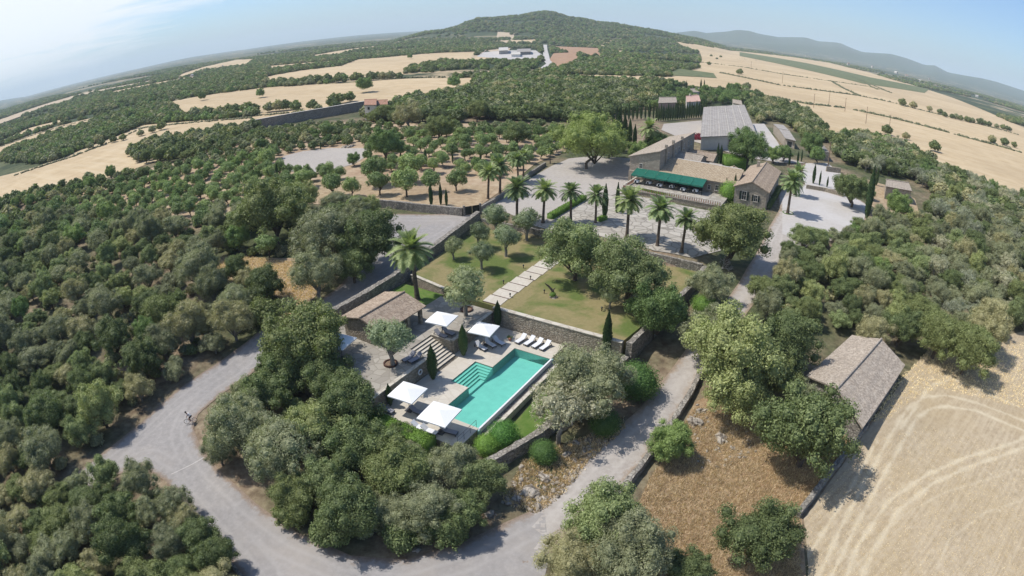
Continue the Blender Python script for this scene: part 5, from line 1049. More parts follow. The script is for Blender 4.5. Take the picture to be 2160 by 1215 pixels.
def make_palm(seed, ht=1.0, nf=52, fl=.44):
    """unit palm: trunk height 1 up to the crown boss"""
    rg = np.random.default_rng(seed); m = MB(); cx = lambda z: .03*math.sin(z*2 + seed); n = 12; prof = [(.068,-.03),(.050,.05),(.040,.2),(.037,.45),(.038,.68),(.048,.76),(.066,.84),(.070,.92),(.050,1.0),(.02,1.03)]
    V_ = [(cx(z) + r*math.cos(2*math.pi*a/n), r*math.sin(2*math.pi*a/n), z) for r, z in prof for a in range(n)]; Fc = [(k_*n+a, k_*n+(a+1) % n, (k_+1)*n+(a+1) % n, (k_+1)*n+a) for k_ in range(len(prof)-1) for a in range(n)]
    tm = bpy.data.meshes.new('trunk'); tm.from_pydata(V_, [], Fc); tm.materials.append(M['palmbark'])
    V, Fq_, T_ = [], [], []; cxx = cx(1)
    for f in range(nf):
        az = f*2.39996 + rg.normal(0, .12); el = R(82 - 105*(f/nf)**.9 + rg.normal(0, 4)); L_ = fl*rg.uniform(.85, 1.1)*(.8 if f < 5 else 1); p = Vector((cxx, 0, .97)); d = Vector((math.cos(az)*math.cos(el), math.sin(az)*math.cos(el), math.sin(el))); ns = 11; pts = [p]
        for a in range(ns): d = (d + Vector((0,0,-.115*(1 - .35*abs(d.z))))).normalized(); p = p + d*L_/ns; pts.append(p)
        tt = .12 if f > nf*.9 else .5
        for a in range(1, ns+1):
            q0, q1 = pts[a-1], pts[a]; dd = (q1-q0).normalized(); sd = dd.cross(Vector((0,0,1))); sd = sd.normalized() if sd.length > 1e-3 else Vector((1,0,0)); upv = sd.cross(dd); wv = .006*(1 - a/ns*.7)
            b = len(V); V += [q0 - sd*wv, q0 + sd*wv, q1 + sd*wv*.8, q1 - sd*wv*.8]; Fq_.append((b,b+1,b+2,b+3)); T_.append(.75)
            if a < 2: continue
            ll = .115*math.sin(math.pi*min(1, (a-.3)/ns*.92 + .04))**.6
            for k_ in range(3):
                q = q0.lerp(q1, (k_+.5)/3)
                for sg in (-1, 1):
                    e = (sd*sg*.85 + dd*.65 + upv*.30 + Vector((0,0,-.16))).normalized(); b = len(V); g_ = e.cross(upv).normalized()*.0085
                    V += [q - g_, q + g_, q + e*ll*rg.uniform(.85, 1.1), q + e*ll*.98 - g_*.2]; Fq_.append((b,b+1,b+2,b+3)); T_.append(min(1, max(0, tt + rg.normal(0, .2))))
    return cloud_mesh('crown', np.array([tuple(v) for v in V]), (np.array(Fq_), None), np.array(T_), M['palm']), tm, 1.0
PRO['palm'] = [make_palm(1), make_palm(2), make_palm(5, nf=40, fl=.40), make_palm(9, nf=46, fl=.47)]
def make_dead(seed, n=26):
    rg = np.random.default_rng(seed); m = MB()
    def br(p, d, L_, r, k_):
        q = p + d*L_; m.tube(p, q, r, r*.6, 5)
        if k_ == 0: return
        for _ in range(3): br(q, (d + Vector(rg.normal(0, .55, 3)) + Vector((0,0,.12))).normalized(), L_*rg.uniform(.55,.8), r*.6, k_-1)
    for _ in range(4): br(Vector((0,0,0)), (Vector(rg.normal(0, .5, 3)) + Vector((0,0,1))).normalized(), .22, .014, 4)
    me_ = bpy.data.meshes.new('branches'); me_.from_pydata([tuple(p) for p in m.v], [], m.f); me_.materials.append(M['palebark']); return me_
k = NT('pale_dead_wood'); M['palebark'] = k.col(k.ramp(k.noise(k.coord(), 8, 3), [(.3, (.42,.40,.36)), (.7, (.62,.59,.54))]))
PRO['dead'] = [make_dead(3)]

NAMES = {'oak': ('holm_oak', 'tree'), 'wild': ('wild_olive_tree', 'tree'), 'grey': ('grey_olive_tree', 'tree'), 'olive': ('olive_tree', 'tree'), 'almond': ('almond_tree', 'tree'), 'bright': ('carob_tree', 'tree'), 'mid': ('mastic_tree', 'tree'), 'pine': ('pine_tree', 'tree'), 'clump': ('bush', 'bush'),
         'ball': ('clipped_shrub', 'shrub'), 'ballb': ('clipped_shrub', 'shrub'), 'balld': ('clipped_shrub', 'shrub'), 'cyp': ('cypress_tree', 'tree'), 'cypfat': ('cypress_tree', 'tree'), 'palm': ('palm_tree', 'palm')}
HCF = {'ball': .36, 'ballb': .36, 'balld': .36, 'cyp': .5, 'cypfat': .5, 'palm': 1}
trees = []            # (x, y, crown diameter) already standing
used_n = {}
def plant(kind, x, y, z, D, label, group=None, var=None, rz=None, zs=1.0, parts=True):
    p = PRO[kind][(var if var is not None else random.randrange(len(PRO[kind]))) % len(PRO[kind])]; name, cat = NAMES[kind]; rz = random.uniform(0, 6.28) if rz is None else rz
    if isinstance(p, tuple) and parts:
        o = empty(name, (x, y, z), rz, label, cat, group); o.scale = (D, D, D*zs)
        link('crown' if kind != 'palm' else 'fronds', p[0], o); link('trunk', p[1], o)
    else:
        o = link(name, p[0] if isinstance(p, tuple) else p); o.location = (x, y, z); o.rotation_euler = (0,0,rz); o.scale = (D, D, D*zs); tag(o, label, cat, group)
    trees.append((x, y, D*(.16 if kind in ('cyp',) else 1))); return o
def blob(kind, px, py, w_, label, group=None, z=None, var=None, zs=1.0):
    """a tree whose crown is seen centred here with this width; its foot is found on the land"""
    hc = HCF.get(kind) or PRO[kind][0][2]; D = 4.0; zg = 2.0 if z is None else z
    for _ in range(12):
        X, Y = gz(px, py, zg + hc*D*zs); X = float(X); Y = float(Y); zg = h1p(X, Y) if z is None else z; dist_ = math.sqrt(X*X + Y*Y + (H-zg-hc*D*zs)**2); ang = w_/LF*1.02; D = D*.4 + .6*dist_*ang
    return plant(kind, X, Y, zg, D/1.0, label, group, var, zs=zs)
def stand(kind, bx, by, tx, ty, label, group=None, z=None, var=None, hk=1.0):
    """a slim tree from its foot and its top"""
    if z is None: X, Y, zg = at(bx, by)
    else: X, Y = gz(bx, by, z); X = float(X); Y = float(Y); zg = z
    d = dirs(tx, ty); k_ = (d[0]*X + d[1]*Y)/(d[0]**2 + d[1]**2); hh = H + float(k_*d[2]) - zg
    return plant(kind, X, Y, zg, hh*hk, label, group, var)

# --- garden trees
for a, (x, y, w_, lab) in enumerate([(956,520,40,'small olive tree nearest the left boundary wall on the lawn'),(1010,492,46,'small olive tree in the left back of the lawn grove'),(1066,500,60,'tall round olive tree in the middle of the lawn grove'),(1016,533,52,'olive tree nearest the camera in the lawn grove'),
    (1046,460,58,'rearmost left olive tree of the lawn grove by the wall'),(1112,466,60,'olive tree at the back right of the lawn grove under the palms')]): blob('olive', x, y, w_, lab, 'olive trees on the lawn', 2.4, a)
blob('olive', 980, 607, 92, 'broad olive tree in a planting ring beside the path on the upper terrace', 'olive trees in planting rings', 1.8, 1); blob('olive', 820, 713, 96, 'wide olive tree in a planting ring in front of the pavilion', 'olive trees in planting rings', 1.8, 2)
blob('mid', 1212, 522, 138, 'large olive-green tree on the lawn beside the far end of the path', None, 2.4, 0); blob('mid', 1326, 568, 150, 'largest olive-green tree on the lawn casting deep shade to its right', None, 2.4, 1)
blob('bright', 1386, 655, 132, 'tall bright green tree at the right corner of the lawn wall'); blob('wild', 1500, 598, 92, 'medium green tree between lawn wall corner and driveway')
blob('ballb', 1484, 645, 52, 'round light green shrub beside the driveway bend below the lawn wall'); blob('oak', 1545, 490, 152, 'big dark oak between the last palm and the driveway')
blob('olive', 1288, 622, 44, 'thin wispy olive rising behind the tall lawn-edge cypress', None, 2.4)
for a, (bx, by, tx, ty, lab) in enumerate([(914,800,911,727,'tall cone cypress beside the foot of the terrace steps'),(978,750,976,684,'cone cypress in front of the terrace corner above the pool'),(1050,690,1049,634,'cone cypress where terrace wall and long retaining wall meet'),]):
    stand('cypfat', bx, by, tx, ty, lab, 'cypresses round the pool deck', .0)
x_, y_ = fr(-1.9, -5.2); plant('cypfat', x_, y_, 0, 2.9, 'short slim cypress left of the poolside parasol', 'cypresses round the pool deck')
stand('cyp', 1277, 757, 1286, 655, 'tall dark cypress in front of the right end of the retaining wall', None, -.3, 1)
for bx, by, tx, ty, lab in [(1203,490,1206,385,'x')][:0]: pass
PALMS = [(1092,468,1090,395,'leftmost palm of the seven palms bordering the paved court'),(1147,468,1142,400,'second palm from the left along the paved court, beside the clipped hedge'),(1203,468,1204,402,'third palm from the left, rising over the big lawn olive'),(1256,470,1258,410,'fourth palm along the paved court, beside a slim cypress'),
    (1323,500,1329,420,'fifth palm, in front of the balustrade left part'),(1387,518,1397,440,'sixth palm, thick trunk left of the last court palm'),(1440,530,1451,460,'seventh palm, last on the right beside the big dark oak')]
for a, (bx, by, tx, ty, lab) in enumerate(PALMS): stand('palm', bx, by, tx, ty, lab, 'palms along the paved court', 3.45, a)
stand('palm', 878, 632, 867, 522, 'tall solitary palm behind the pavilion on the small lawn', None, 1.8, 1); stand('palm', 1662, 452, 1681, 383, 'palm in front of the pair in round beds on the car park', 'twin palms of the car park', None, 0); stand('palm', 1676, 413, 1684, 362, 'palm behind the other in the round beds on the car park', 'twin palms of the car park', None, 1)
stand('palm', 1031, 420, 1025, 362, 'leaning palm nearest the black gate'); stand('palm', 1055, 408, 1052, 347, 'palm just behind the leaning palm near the gate'); stand('palm', 1092, 385, 1084, 335, 'palm in the clump where the orchard wall starts to climb'); stand('palm', 1104, 372, 1100, 328, 'back palm of the clump left of the forecourt'); stand('palm', 1366, 325, 1371, 268, 'shaggy palm with drooping fronds behind the tall farmhouse wing'); stand('palm', 1160, 345, 1160, 318, 'short palm at the foot of the great pine')
for (px, py), lab in (((1668,450),'round planted bed at the foot of the nearer car park palm'),((1676,413),'round planted bed at the foot of the farther car park palm')):
    X, Y, Z = at(px-6 if py > 430 else px, py); ring_bed('planted_bed', lab, X, Y, Z, 1.25, M['hedge'], M['hedge'])
blob('pine', 1246, 290, 152, 'great spreading pine on the forecourt left of the farmhouse', None, None, 0, 1.0)
blob('pine', 1290, 305, 70, 'lower side pine right of the great pine'); blob('bright', 1348, 320, 50, 'bright green bush tree behind the farmhouse gable'); blob('bright', 1385, 300, 50, 'bright leafy tree under the drooping palm')
for a, (bx, by, tx, ty) in enumerate([(1293,318,1291,245),(1304,322,1303,228),(1316,318,1315,240),(1327,316,1325,250),(1284,316,1284,262),(1338,314,1337,262)]): stand('cyp', bx, by, tx, ty, 'tall dark cypress in the dense clump between great pine and farmhouse', 'cypress clump by the great pine', None, 1)
for a in range(22):
    f = a/21; bx = 1384 + f*104; by = 256 - f*9; stand('cyp', bx, by, bx + 1, by - 34 + 3*math.sin(a*2.1), 'dark cypress in the long clipped row on the low wall left of the grey barn', 'cypress row beside the grey barn', None, a % 2)
for a in range(11):
    f = a/10; bx = 1292 + f*86; by = 262 - f*6; stand('cyp', bx, by - 6, bx + 1, by - 38 + 5*math.sin(a*2.7), 'dark cypress in the left broken part of the row behind the great pine', 'left part of the cypress row', None, a % 2)
blob('bright', 1578, 308, 88, 'round bright green tree in front of the grey barn'); blob('bright', 1632, 325, 36, 'low bright bush right of the white yard'); blob('bright', 1712, 303, 52, 'round bright tree right of the grey lean-to shed'); blob('bright', 1725, 326, 36, 'green shrub at the stone pillar wall'); blob('bright', 1655,322,36,'green shrub between slim cypresses in the yard')
for a, (bx, by, tx, ty, lab) in enumerate([(1301,450,1303,385,'left slim cypress in front of the awning end'),(1275,462,1279,388,'slim cypress beside the fourth court palm'),(1664,350,1664,315,'slim cypress at the yard corner left of a bush'),(1682,345,1683,318,'slim cypress in the middle of the yard'),(1690,342,1692,315,'slim cypress right of the middle of the yard'),(1715,388,1716,345,'slim cypress left above the car park wall'),(1728,392,1732,360,'slim cypress second above the car park wall'),(1744,396,1748,372,'slim cypress third above the car park wall'),(1827,462,1851,352,'tallest leaning cypress at the right corner of the car park'),(1848,392,1852,352,'second cypress behind the tallest at the car park corner'),
      (1512,350,1513,302,'slim cypress left of the green hedge behind the farmhouse'),(1519,348,1519,305,'thin cypress beside the left hedge cypress'),(1568,350,1569,312,'slim cypress under the round bright tree'),(1576,348,1577,310,'second slim cypress under the round bright tree'),(1586,345,1587,312,'third slim cypress under the round bright tree'),
      (1529,417,1530,375,'short bushy cypress left before the right wing'),(1547,418,1548,366,'tall bushy cypress before the front range'),(1566,425,1567,395,'small cypress right before the right wing'),
      (586,378,582,340,'slim cypress at the near edge of the grey plot'),(663,318,661,298,'slim cypress left behind the grey plot'),(677,317,675,297,'slim cypress right behind the grey plot'),(898,352,891,312,'tall slim cypress in the middle of the orchard'),(955,345,953,318,'slim cypress right of the orchard centre'),(1013,352,1012,325,'slim cypress near the palm clump in the orchard'),(1039,330,1038,310,'slim cypress by the pink-grey terrace wall'),(845,340,842,322,'slim cypress among the big almond trees'),(876,330,875,312,'small cypress above the tall orchard one'),
      (910,436,910,388,'left of three cypresses before the gate wall'),(930,433,927,384,'middle of three cypresses before the gate wall'),(942,435,940,398,'right of three cypresses before the gate wall'),(1447,195,1448,170,'cypress right of the far pink houses'),(1404,196,1405,168,'cypress left of the far pale house'),(1412,194,1413,172,'cypress near the far pale house'),(1420,196,1420,170,'cypress behind the far pale house'),(1437,194,1438,174,'cypress between the far houses'),(1478,190,1480,167,'cypress pair member right of the low far house'),(1485,190,1486,168,'cypress at the right of the low far house')]):
    stand('cyp', bx, by, tx, ty, lab, 'slim cypresses', None, a % 2)
blob('ballb', 1539, 405, 42, 'leafy shrub mass at the front range corner', None, None, None, 1.2)
# hedges
def hedge(name, lab, pts, w_, h_, mat, z=None, taper=0):
    X, Y, Zt = at_many(pts) if z is None else (*gz(np.array([p[0] for p in pts]), np.array([p[1] for p in pts]), z), None); P = [Vector((float(a), float(b))) for a, b in zip(X, Y)]; z0 = h1p(P[0].x, P[0].y) if z is None else z; rg = np.random.default_rng(int(w_*100) + len(pts)); V_, T_ = [], []; core = MB()
    for a in range(len(P)-1):
        d = P[a+1]-P[a]; L_ = d.length; d = d/L_; n_ = Vector((-d.y, d.x)); za = h1p(P[a].x, P[a].y) if z is None else z; zb = h1p(P[a+1].x, P[a+1].y) if z is None else z; n = int(L_*(w_ + 2*h_)*65)
        u_ = rg.random(n)*L_; k_ = rg.random(n)*(w_ + 2*h_); top = (k_ > h_) & (k_ < h_ + w_); side = np.where(k_ <= h_, -1, 1); o_ = np.where(top, k_ - h_ - w_/2, side*w_/2); zz = np.where(top, h_, np.where(k_ <= h_, k_, k_ - h_ - w_)); o_ = o_ + rg.normal(0, .04, n); zz = zz + rg.normal(0, .04, n)
        base = np.stack([P[a].x + d.x*u_ + n_.x*o_, P[a].y + d.y*u_ + n_.y*o_, za + (zb-za)*u_/L_ + zz], 1); q = rg.normal(0, 1, (n, 3)); q /= np.linalg.norm(q, axis=1)[:, None]; r_ = np.cross(q, rg.normal(0, 1, (n, 3))); r_ /= np.linalg.norm(r_, axis=1)[:, None]
        V_.append(np.stack([base - q*.10, base - r_*.055, base + q*.10, base + r_*.055], 1).reshape(-1, 3)); hw = w_/2*.93
        c4 = [P[a] + n_*hw, P[a] - n_*hw, P[a+1] - n_*hw, P[a+1] + n_*hw]; zs_ = [za, za, zb, zb]; core.add([(c.x, c.y, z_-.5) for c, z_ in zip(c4, zs_)] + [(c.x, c.y, z_ + h_*.95) for c, z_ in zip(c4, zs_)], [(3,2,1,0),(4,5,6,7),(0,1,5,4),(1,2,6,5),(2,3,7,6),(3,0,4,7)])
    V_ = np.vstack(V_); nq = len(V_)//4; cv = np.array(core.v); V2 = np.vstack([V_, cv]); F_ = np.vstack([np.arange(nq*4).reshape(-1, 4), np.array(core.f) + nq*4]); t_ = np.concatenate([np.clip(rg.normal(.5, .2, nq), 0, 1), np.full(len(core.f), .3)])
    return tag(link(name, cloud_mesh(name, V2, (F_, None), t_, mat)), lab, 'hedge')
hedge('clipped_hedge', 'long bright clipped hedge running diagonally by the second and third court palms', [(1160,463),(1195,442),(1232,421)], 1.3, 1.0, M['hedge'])
hedge('clipped_hedge', 'short bright hedge stub at the foot of the fourth court palm', [(1262,468),(1277,463)], 1.1, .8, M['hedge'])
hedge('clipped_hedge', 'small hedge corner between two slim cypresses before the awning', [(1303,448),(1318,436)], 1.0, .9, M['hedge'])
hedge('clipped_hedge', 'clipped green hedge strip below the balustrade of the awning terrace', [(1330,402),(1380,414),(1430,425),(1480,436)], 1.5, 1.0, M['hedge'])
hedge('clipped_hedge', 'tall thick bright hedge block in the inner court behind the farmhouse', [(1525,352),(1568,356)], 5.0, 3.2, M['hedge'])
hedge('clipped_hedge', 'dark green low hedge along the shaded right side of the farmhouse', [(1620,440),(1632,422),(1645,400)], 1.0, 1.1, M['oak'])
hp_ = [proj(*fr(s_, t_), -1.1) for s_, t_ in ((-4.7,-6.6),(-4.8,-3),(-4.8,0),(-4.7,2.6))]
hedge('clipped_hedge', 'sloping bright green hedge beside the parasols at the near end of the deck', [(float(a), float(b)) for a, b in hp_], 1.7, 1.75, M['hedge'], z=-1.1)
# bougainvillea row by the barn
bg_ = tufts('bougainvillea', [(1462,296),(1500,296),(1545,306),(1545,300),(1500,288),(1465,288)], 900, .2, 1.5, M['red'], 'dark red bougainvillea row before the grey barn', 21, .25, 4)
bg_['category'] = 'shrub'; del bg_['kind']
# --- single trees round the pool and along the roads
BL = [('wild',1240,800,175,'broad grey-green wild olive between the pool lawn and driveway'),('grey',1182,862,150,'old grey olive with stout bare trunk leaning over the driveway bend'),('balld',1343,806,92,'large dark rounded shrub against the boundary wall near the driveway'),
 ('balld',1275,893,66,'dark clipped ball shrub between grey olive and driveway'),('balld',1147,955,58,'dark clipped ball shrub just left of the old olive trunk'),('ball',1062,917,66,'clipped green ball shrub beside the stone steps at the pool end'),('ballb',1027,940,54,'bright green clipped ball shrub left of the bigger clipped ball'),
 ('mid',1020,1015,105,'bushy blue-green tree at the near tip of the boundary wall'),('wild',955,985,120,'soft olive-coloured tree below the near corner of the pool deck'),
 ('oak',640,715,185,'tall dark oak left of the pavilion hiding one parasol'),('oak',600,775,120,'dark oak by the inner side of the left road'),('oak',740,850,135,'dark bushy oak below the lower terrace'),('oak',690,800,120,'dense oak under the terrace corner'),('oak',790,950,115,'dark oak hugging the near hedge of the deck'),
 ('wild',592,950,160,'pale grey-green wild olive in the middle of the thicket inside the road bend'),('wild',497,905,140,'brownish wild olive at the outer edge of the road bend thicket'),('mid',655,905,130,'dark oak in the middle of the road bend thicket'),('oak',745,945,140,'broad dark oak in the road bend thicket'),('oak',560,830,110,'oak above the road bend thicket near the left road'),('wild',530,850,90,'low wild olive beside the road where it narrows'),
 ('oak',830,1000,150,'very dark oak in the lower thicket'),('oak',740,1080,150,'dark oak at the lower road edge of the thicket'),('wild',905,1075,130,'yellow-green tree at the lower road edge of the thicket'),('oak',970,1085,110,'dark low oak at the lower right tip of the thicket'),('oak',620,1050,110,'dark low oak at the lower left edge of the thicket'),('mid',680,1010,110,'rounded oak in the lower thicket'),('mid',880,985,100,'oak below the near parasol'),('wild',820,1080,100,'olive-brown bush tree in the lower thicket'),('clump',850,1125,90,'low pale green bush on the road verge of the thicket'),('clump',940,1120,100,'low bush above the inner road bend'),('clump',615,1085,80,'low bush where the left road turns'),('clump',700,1120,90,'low bush on the inner road verge'),('wild',460,950,70,'small bush at the edge of the road bend'),
 ('mid',1275,1100,170,'bright feathery tree at the bottom beside the driveway mouth'),('wild',1330,1165,190,'grey-green spreading tree at the bottom edge'),('wild',1205,1180,140,'grey-green bush tree at the bottom edge left of the feathery tree'),('oak',1450,1205,110,'dark green bush at the bottom edge in the scrub'),('oak',1605,1130,172,'round dark oak at the bottom beside the field wall'),('oak',1705,905,215,'wide oak with pale bare limbs overhanging the field wall'),('bright',1415,930,95,'bright bushy tree on the outer side of the driveway wall'),
 ('mid',1545,745,205,'very large mid-green tree right of the upper driveway'),('wild',1500,700,120,'feathery tree leaning over the upper driveway'),('mid',1560,830,130,'lower lobe of leafy foliage above the scrub rocks'),('oak',1655,720,150,'dark greyish oak left of the stone barn roof'),('oak',1640,790,110,'dark oak below the stone barn roof corner'),('wild',1690,835,80,'pale small tree at the near left corner of the stone barn'),('clump',1760,845,70,'leafy branch mass over the near roof corner of the stone barn'),
 ('oak',2050,735,120,'dark oak at the right edge above the dry bank'),('oak',1985,705,110,'oak at the wood edge left above the dry bank'),('wild',2085,690,110,'wild olive at the right edge of the wood above the dry bank'),('oak',1905,690,90,'oak overhanging the far end of the stone barn roof'),('wild',1845,700,80,'wild olive touching the stone barn ridge end')]
for kd, x, y, w_, lab in BL:
    if w_: blob(kd, x, y, w_, lab)
blob('oak', 1798, 398, 78, 'rounded dark oak at the upper right rim of the car park'); blob('bright', 1895, 432, 60, 'low bright bush below the small stone hut'); blob('bright',1830,402,34,'yellow-green bush beside the tallest cypress')
blob('oak', 927, 268, 62, 'dark round oak at the back of the orchard'); blob('oak', 1090, 282, 62, 'dark round oak above the palm clump in the orchard'); blob('bright', 812, 303, 74, 'large bright tree beside the grey plot'); blob('bright', 745, 335, 30, 'small bright shrub on the near right edge of the grey plot'); blob('almond', 690, 272, 34, 'tall-stemmed tree behind the grey plot')
for a, (x, y, w_, lab) in enumerate([(742,390,42,'egg-shaped almond tree before the long pale wall'),(700,385,50,'spreading almond tree left of the egg-shaped one'),(800,380,50,'umbrella-shaped almond tree in the front row'),(856,378,60,'wide almond tree in the front row right of the umbrella-shaped one'),(963,375,46,'round almond tree left of the gate palms'),(905,378,44,'almond tree behind the left of three cypresses'),(868,345,60,'almond tree in the second row'),(785,352,60,'low almond tree in the second row'),(642,372,40,'almond tree below the grey plot wall'),(560,330,44,'dark almond tree at the left end of the grey plot')]): blob('almond', x, y, w_, lab, 'almond trees at the front of the orchard')
blob('oak', 775, 500, 140, 'dark oak leaning over the left road before the gravel turning area'); blob('wild', 690, 500, 150, 'broad wild olive left of the dark roadside oak'); blob('wild', 665, 575, 110, 'wild olive over the road beside the clearing'); blob('oak', 575, 440, 150, 'large dark oak above the clearing'); blob('oak', 745, 555, 90, 'low oak at the road edge under the broad wild olive'); blob('oak', 555, 600, 90, 'dark oak in the clearing'); blob('wild', 415, 560, 100, 'rounded wild olive at the left edge of the clearing'); blob('bright', 500, 500, 60, 'bright bush at the upper edge of the clearing'); blob('clump', 560, 655, 80, 'bush below the clearing')
blob('wild', 860, 240, 60, 'rounded tree behind the orchard near the white house')
# pale dead shrub at the driveway
X, Y, Z = at(1522, 566); o = empty('dead_shrub', (X, Y, Z), 0, 'pale leafless shrub beside the big dark oak above the driveway', 'shrub'); o.scale = (3.6,)*3; link('branches', PRO['dead'][0], o); trees.append((X, Y, 3))
X, Y, Z = at(1712, 935); o = empty('dead_branch_tree', (X, Y, Z), 0, 'pale bare limbs showing through the wide oak by the field wall', 'tree'); o.scale = (5.6,)*3; link('branches', PRO['dead'][0], o)
# twisted stump on the lawn
X, Y = gz(1163, 625, 2.4); o = empty('twisted_stump', (float(X), float(Y), 2.4), 0, 'twisted old stump leaning over a pale rock on the lawn', 'stump'); m = MB()
m.tube((.3,0,0),(.15,0,.9),.22,.18,8); m.tube((.15,0,.85),(-.5,.1,1.6),.18,.13,8); m.tube((-.5,.1,1.55),(-.9,0,1.95),.14,.05,7); m.tube((.1,0,.8),(.5,.1,1.25),.12,.05,7); m.build('trunk', M['bark'], o); rock(float(X)+.3, float(Y)-.3, 2.45, .5, 'pale stone at the foot of the twisted stump', None, .7, 55); blob('ballb', 1166, 622, 14, 'little green tuft round the twisted stump', None, 2.4)

# --- the woods: filled by density, keeping clear of what already stands
T_arr = lambda: np.array(trees)
WOODS = [ # polygon, weights, diameter range, spacing factor, label place
 ([(-80,480),(60,455),(180,465),(330,478),(440,472),(640,445),(760,445),(786,470),(780,520),(740,560),(700,560),(640,545),(560,545),(500,540),(440,548),(430,500),(300,520),(100,540),(-80,560)], dict(wild=.35, oak=.2, almond=.2, mid=.15, bright=.1), (3.8,7.2), .76, 'upper left wood'),
 ([(-80,560),(100,540),(300,520),(370,505),(410,530),(440,548),(470,592),(540,603),(585,630),(555,690),(520,715),(470,742),(300,730),(100,720),(-80,740)], dict(wild=.45, oak=.32, mid=.2, bright=.03), (3.8,7.0), .74, 'wood left of clearing'),
 ([(-80,740),(100,720),(300,730),(470,742),(425,780),(330,852),(235,925),(150,985),(60,1010),(-80,1060)], dict(wild=.42, oak=.38, mid=.2), (3.8,7.0), .70, 'wood beside left road'),
 ([(-80,1080),(40,1050),(150,1035),(240,1025),(300,1010),(345,1035),(395,1095),(445,1160),(500,1240),(540,1330),(-80,1400)], dict(wild=.5, oak=.32, mid=.18), (3.4,5.8), .64, 'bottom left corner thicket'),
 ([(575,790),(640,740),(690,715),(690,775),(740,815),(790,885),(870,965),(930,990),(1030,1010),(1075,1050),(1000,1100),(860,1150),(760,1150),(650,1105),(560,1040),(480,975),(440,930),(450,890),(510,830)], dict(wild=.25, oak=.5, mid=.25), (2.6,4.2), .72, 'thicket inside road bend'),
 ([(1660,545),(1700,522),(1790,505),(1835,480),(1900,475),(1950,480),(1950,600),(1960,700),(1860,700),(1800,695),(1700,700),(1600,690),(1585,660),(1625,610)], dict(wild=.4, oak=.35, mid=.22, bright=.03), (3.2,5.8), .64, 'wood above stone barn'),
 ([(1950,480),(1960,440),(1990,420),(2060,460),(2160,500),(2300,560),(2300,760),(2160,700),(2060,735),(2000,740),(1960,700),(1950,600)], dict(wild=.38, grey=.28, oak=.2, mid=.14), (3.4,6.0), .64, 'wood at right edge'),
 ([(1752,300),(1800,290),(1870,310),(1990,365),(2140,430),(2300,500),(2300,560),(2160,500),(2060,460),(1990,420),(1940,395),(1925,380),(1870,372),(1840,370),(1790,350),(1760,330)], dict(wild=.45, grey=.25, oak=.25, bright=.05), (4,6.5), .62, 'wood beyond the yard'),
 ([(1575,225),(1600,215),(1640,215),(1700,240),(1745,275),(1745,300),(1700,300),(1660,262),(1630,255),(1600,262)], dict(wild=.5, oak=.5), (4,6.5), .62, 'grove behind lean-to shed'),
 ([(410,345),(470,310),(545,278),(640,268),(760,264),(780,270),(780,310),(700,310),(600,325),(575,345),(600,372),(660,372),(720,366),(720,380),(650,400),(640,440),(440,464),(260,464),(100,442),(180,405),(330,360)], dict(almond=.9, bright=.1), (2.7,4.2), .95, 'left half of the orchard'),
 ([(790,268),(1000,268),(1180,272),(1190,318),(1120,345),(1080,380),(1000,372),(880,365),(780,368),(770,345),(790,320)], dict(almond=.9, bright=.1), (2.8,4.2), 1.05, 'right half of the orchard'),
 ([(770,250),(820,238),(870,225),(1000,200),(1110,178),(1300,182),(1385,190),(1385,215),(1290,240),(1280,252),(1180,258),(1000,258),(900,262),(790,262)], dict(wild=.55, oak=.42, bright=.03), (5,8), .60, 'wood behind the orchard'),
 ([(1270,195),(1385,195),(1560,195),(1610,205),(1570,218),(1500,222),(1385,232),(1290,244)], dict(bright=.6, oak=.4), (4,6.5), .85, 'gardens round the far houses'),
 ([(100,408),(150,394),(260,374),(330,366),(300,395),(200,410),(120,425),(0,455),(-60,480),(-60,450),(0,432)], dict(wild=.3, almond=.3, bright=.2, oak=.2), (3.5,5.5), .8, 'margin of left field'),
 ([(270,325),(330,300),(400,290),(470,280),(540,275),(540,300),(470,330),(350,345),(300,345)], dict(oak=.6, wild=.4), (4,6.5), .75, 'grove below left field'),
]
import itertools
cand = []
for wi, (poly, wt, (d0, d1), sf, lab) in enumerate(WOODS):
    rg = np.random.default_rng(100+wi); X, Y, _ = at_many(poly); W = list(zip(X, Y)); area = abs(sum(W[a][0]*W[(a+1) % len(W)][1] - W[(a+1) % len(W)][0]*W[a][1] for a in range(len(W))))/2; dm = (d0+d1)/2
    tries = int(area/(dm*dm)*9); x = rg.uniform(X.min(), X.max(), tries*3); y = rg.uniform(Y.min(), Y.max(), tries*3); k_ = inpoly(x, y, W); x = x[k_][:tries]; y = y[k_][:tries]
    for xx, yy in zip(x, y):
        D = d0 + (d1-d0)*rg.random()**1.3; T = T_arr(); dd = np.hypot(T[:, 0]-xx, T[:, 1]-yy)
        if np.any(dd < (T[:, 2] + D)/2*sf): continue
        kd = rg.choice(list(wt.keys()), p=np.array(list(wt.values()))/sum(wt.values())); trees.append((xx, yy, D)); cand.append((math.hypot(xx, yy), float(xx), float(yy), D, str(kd), lab))
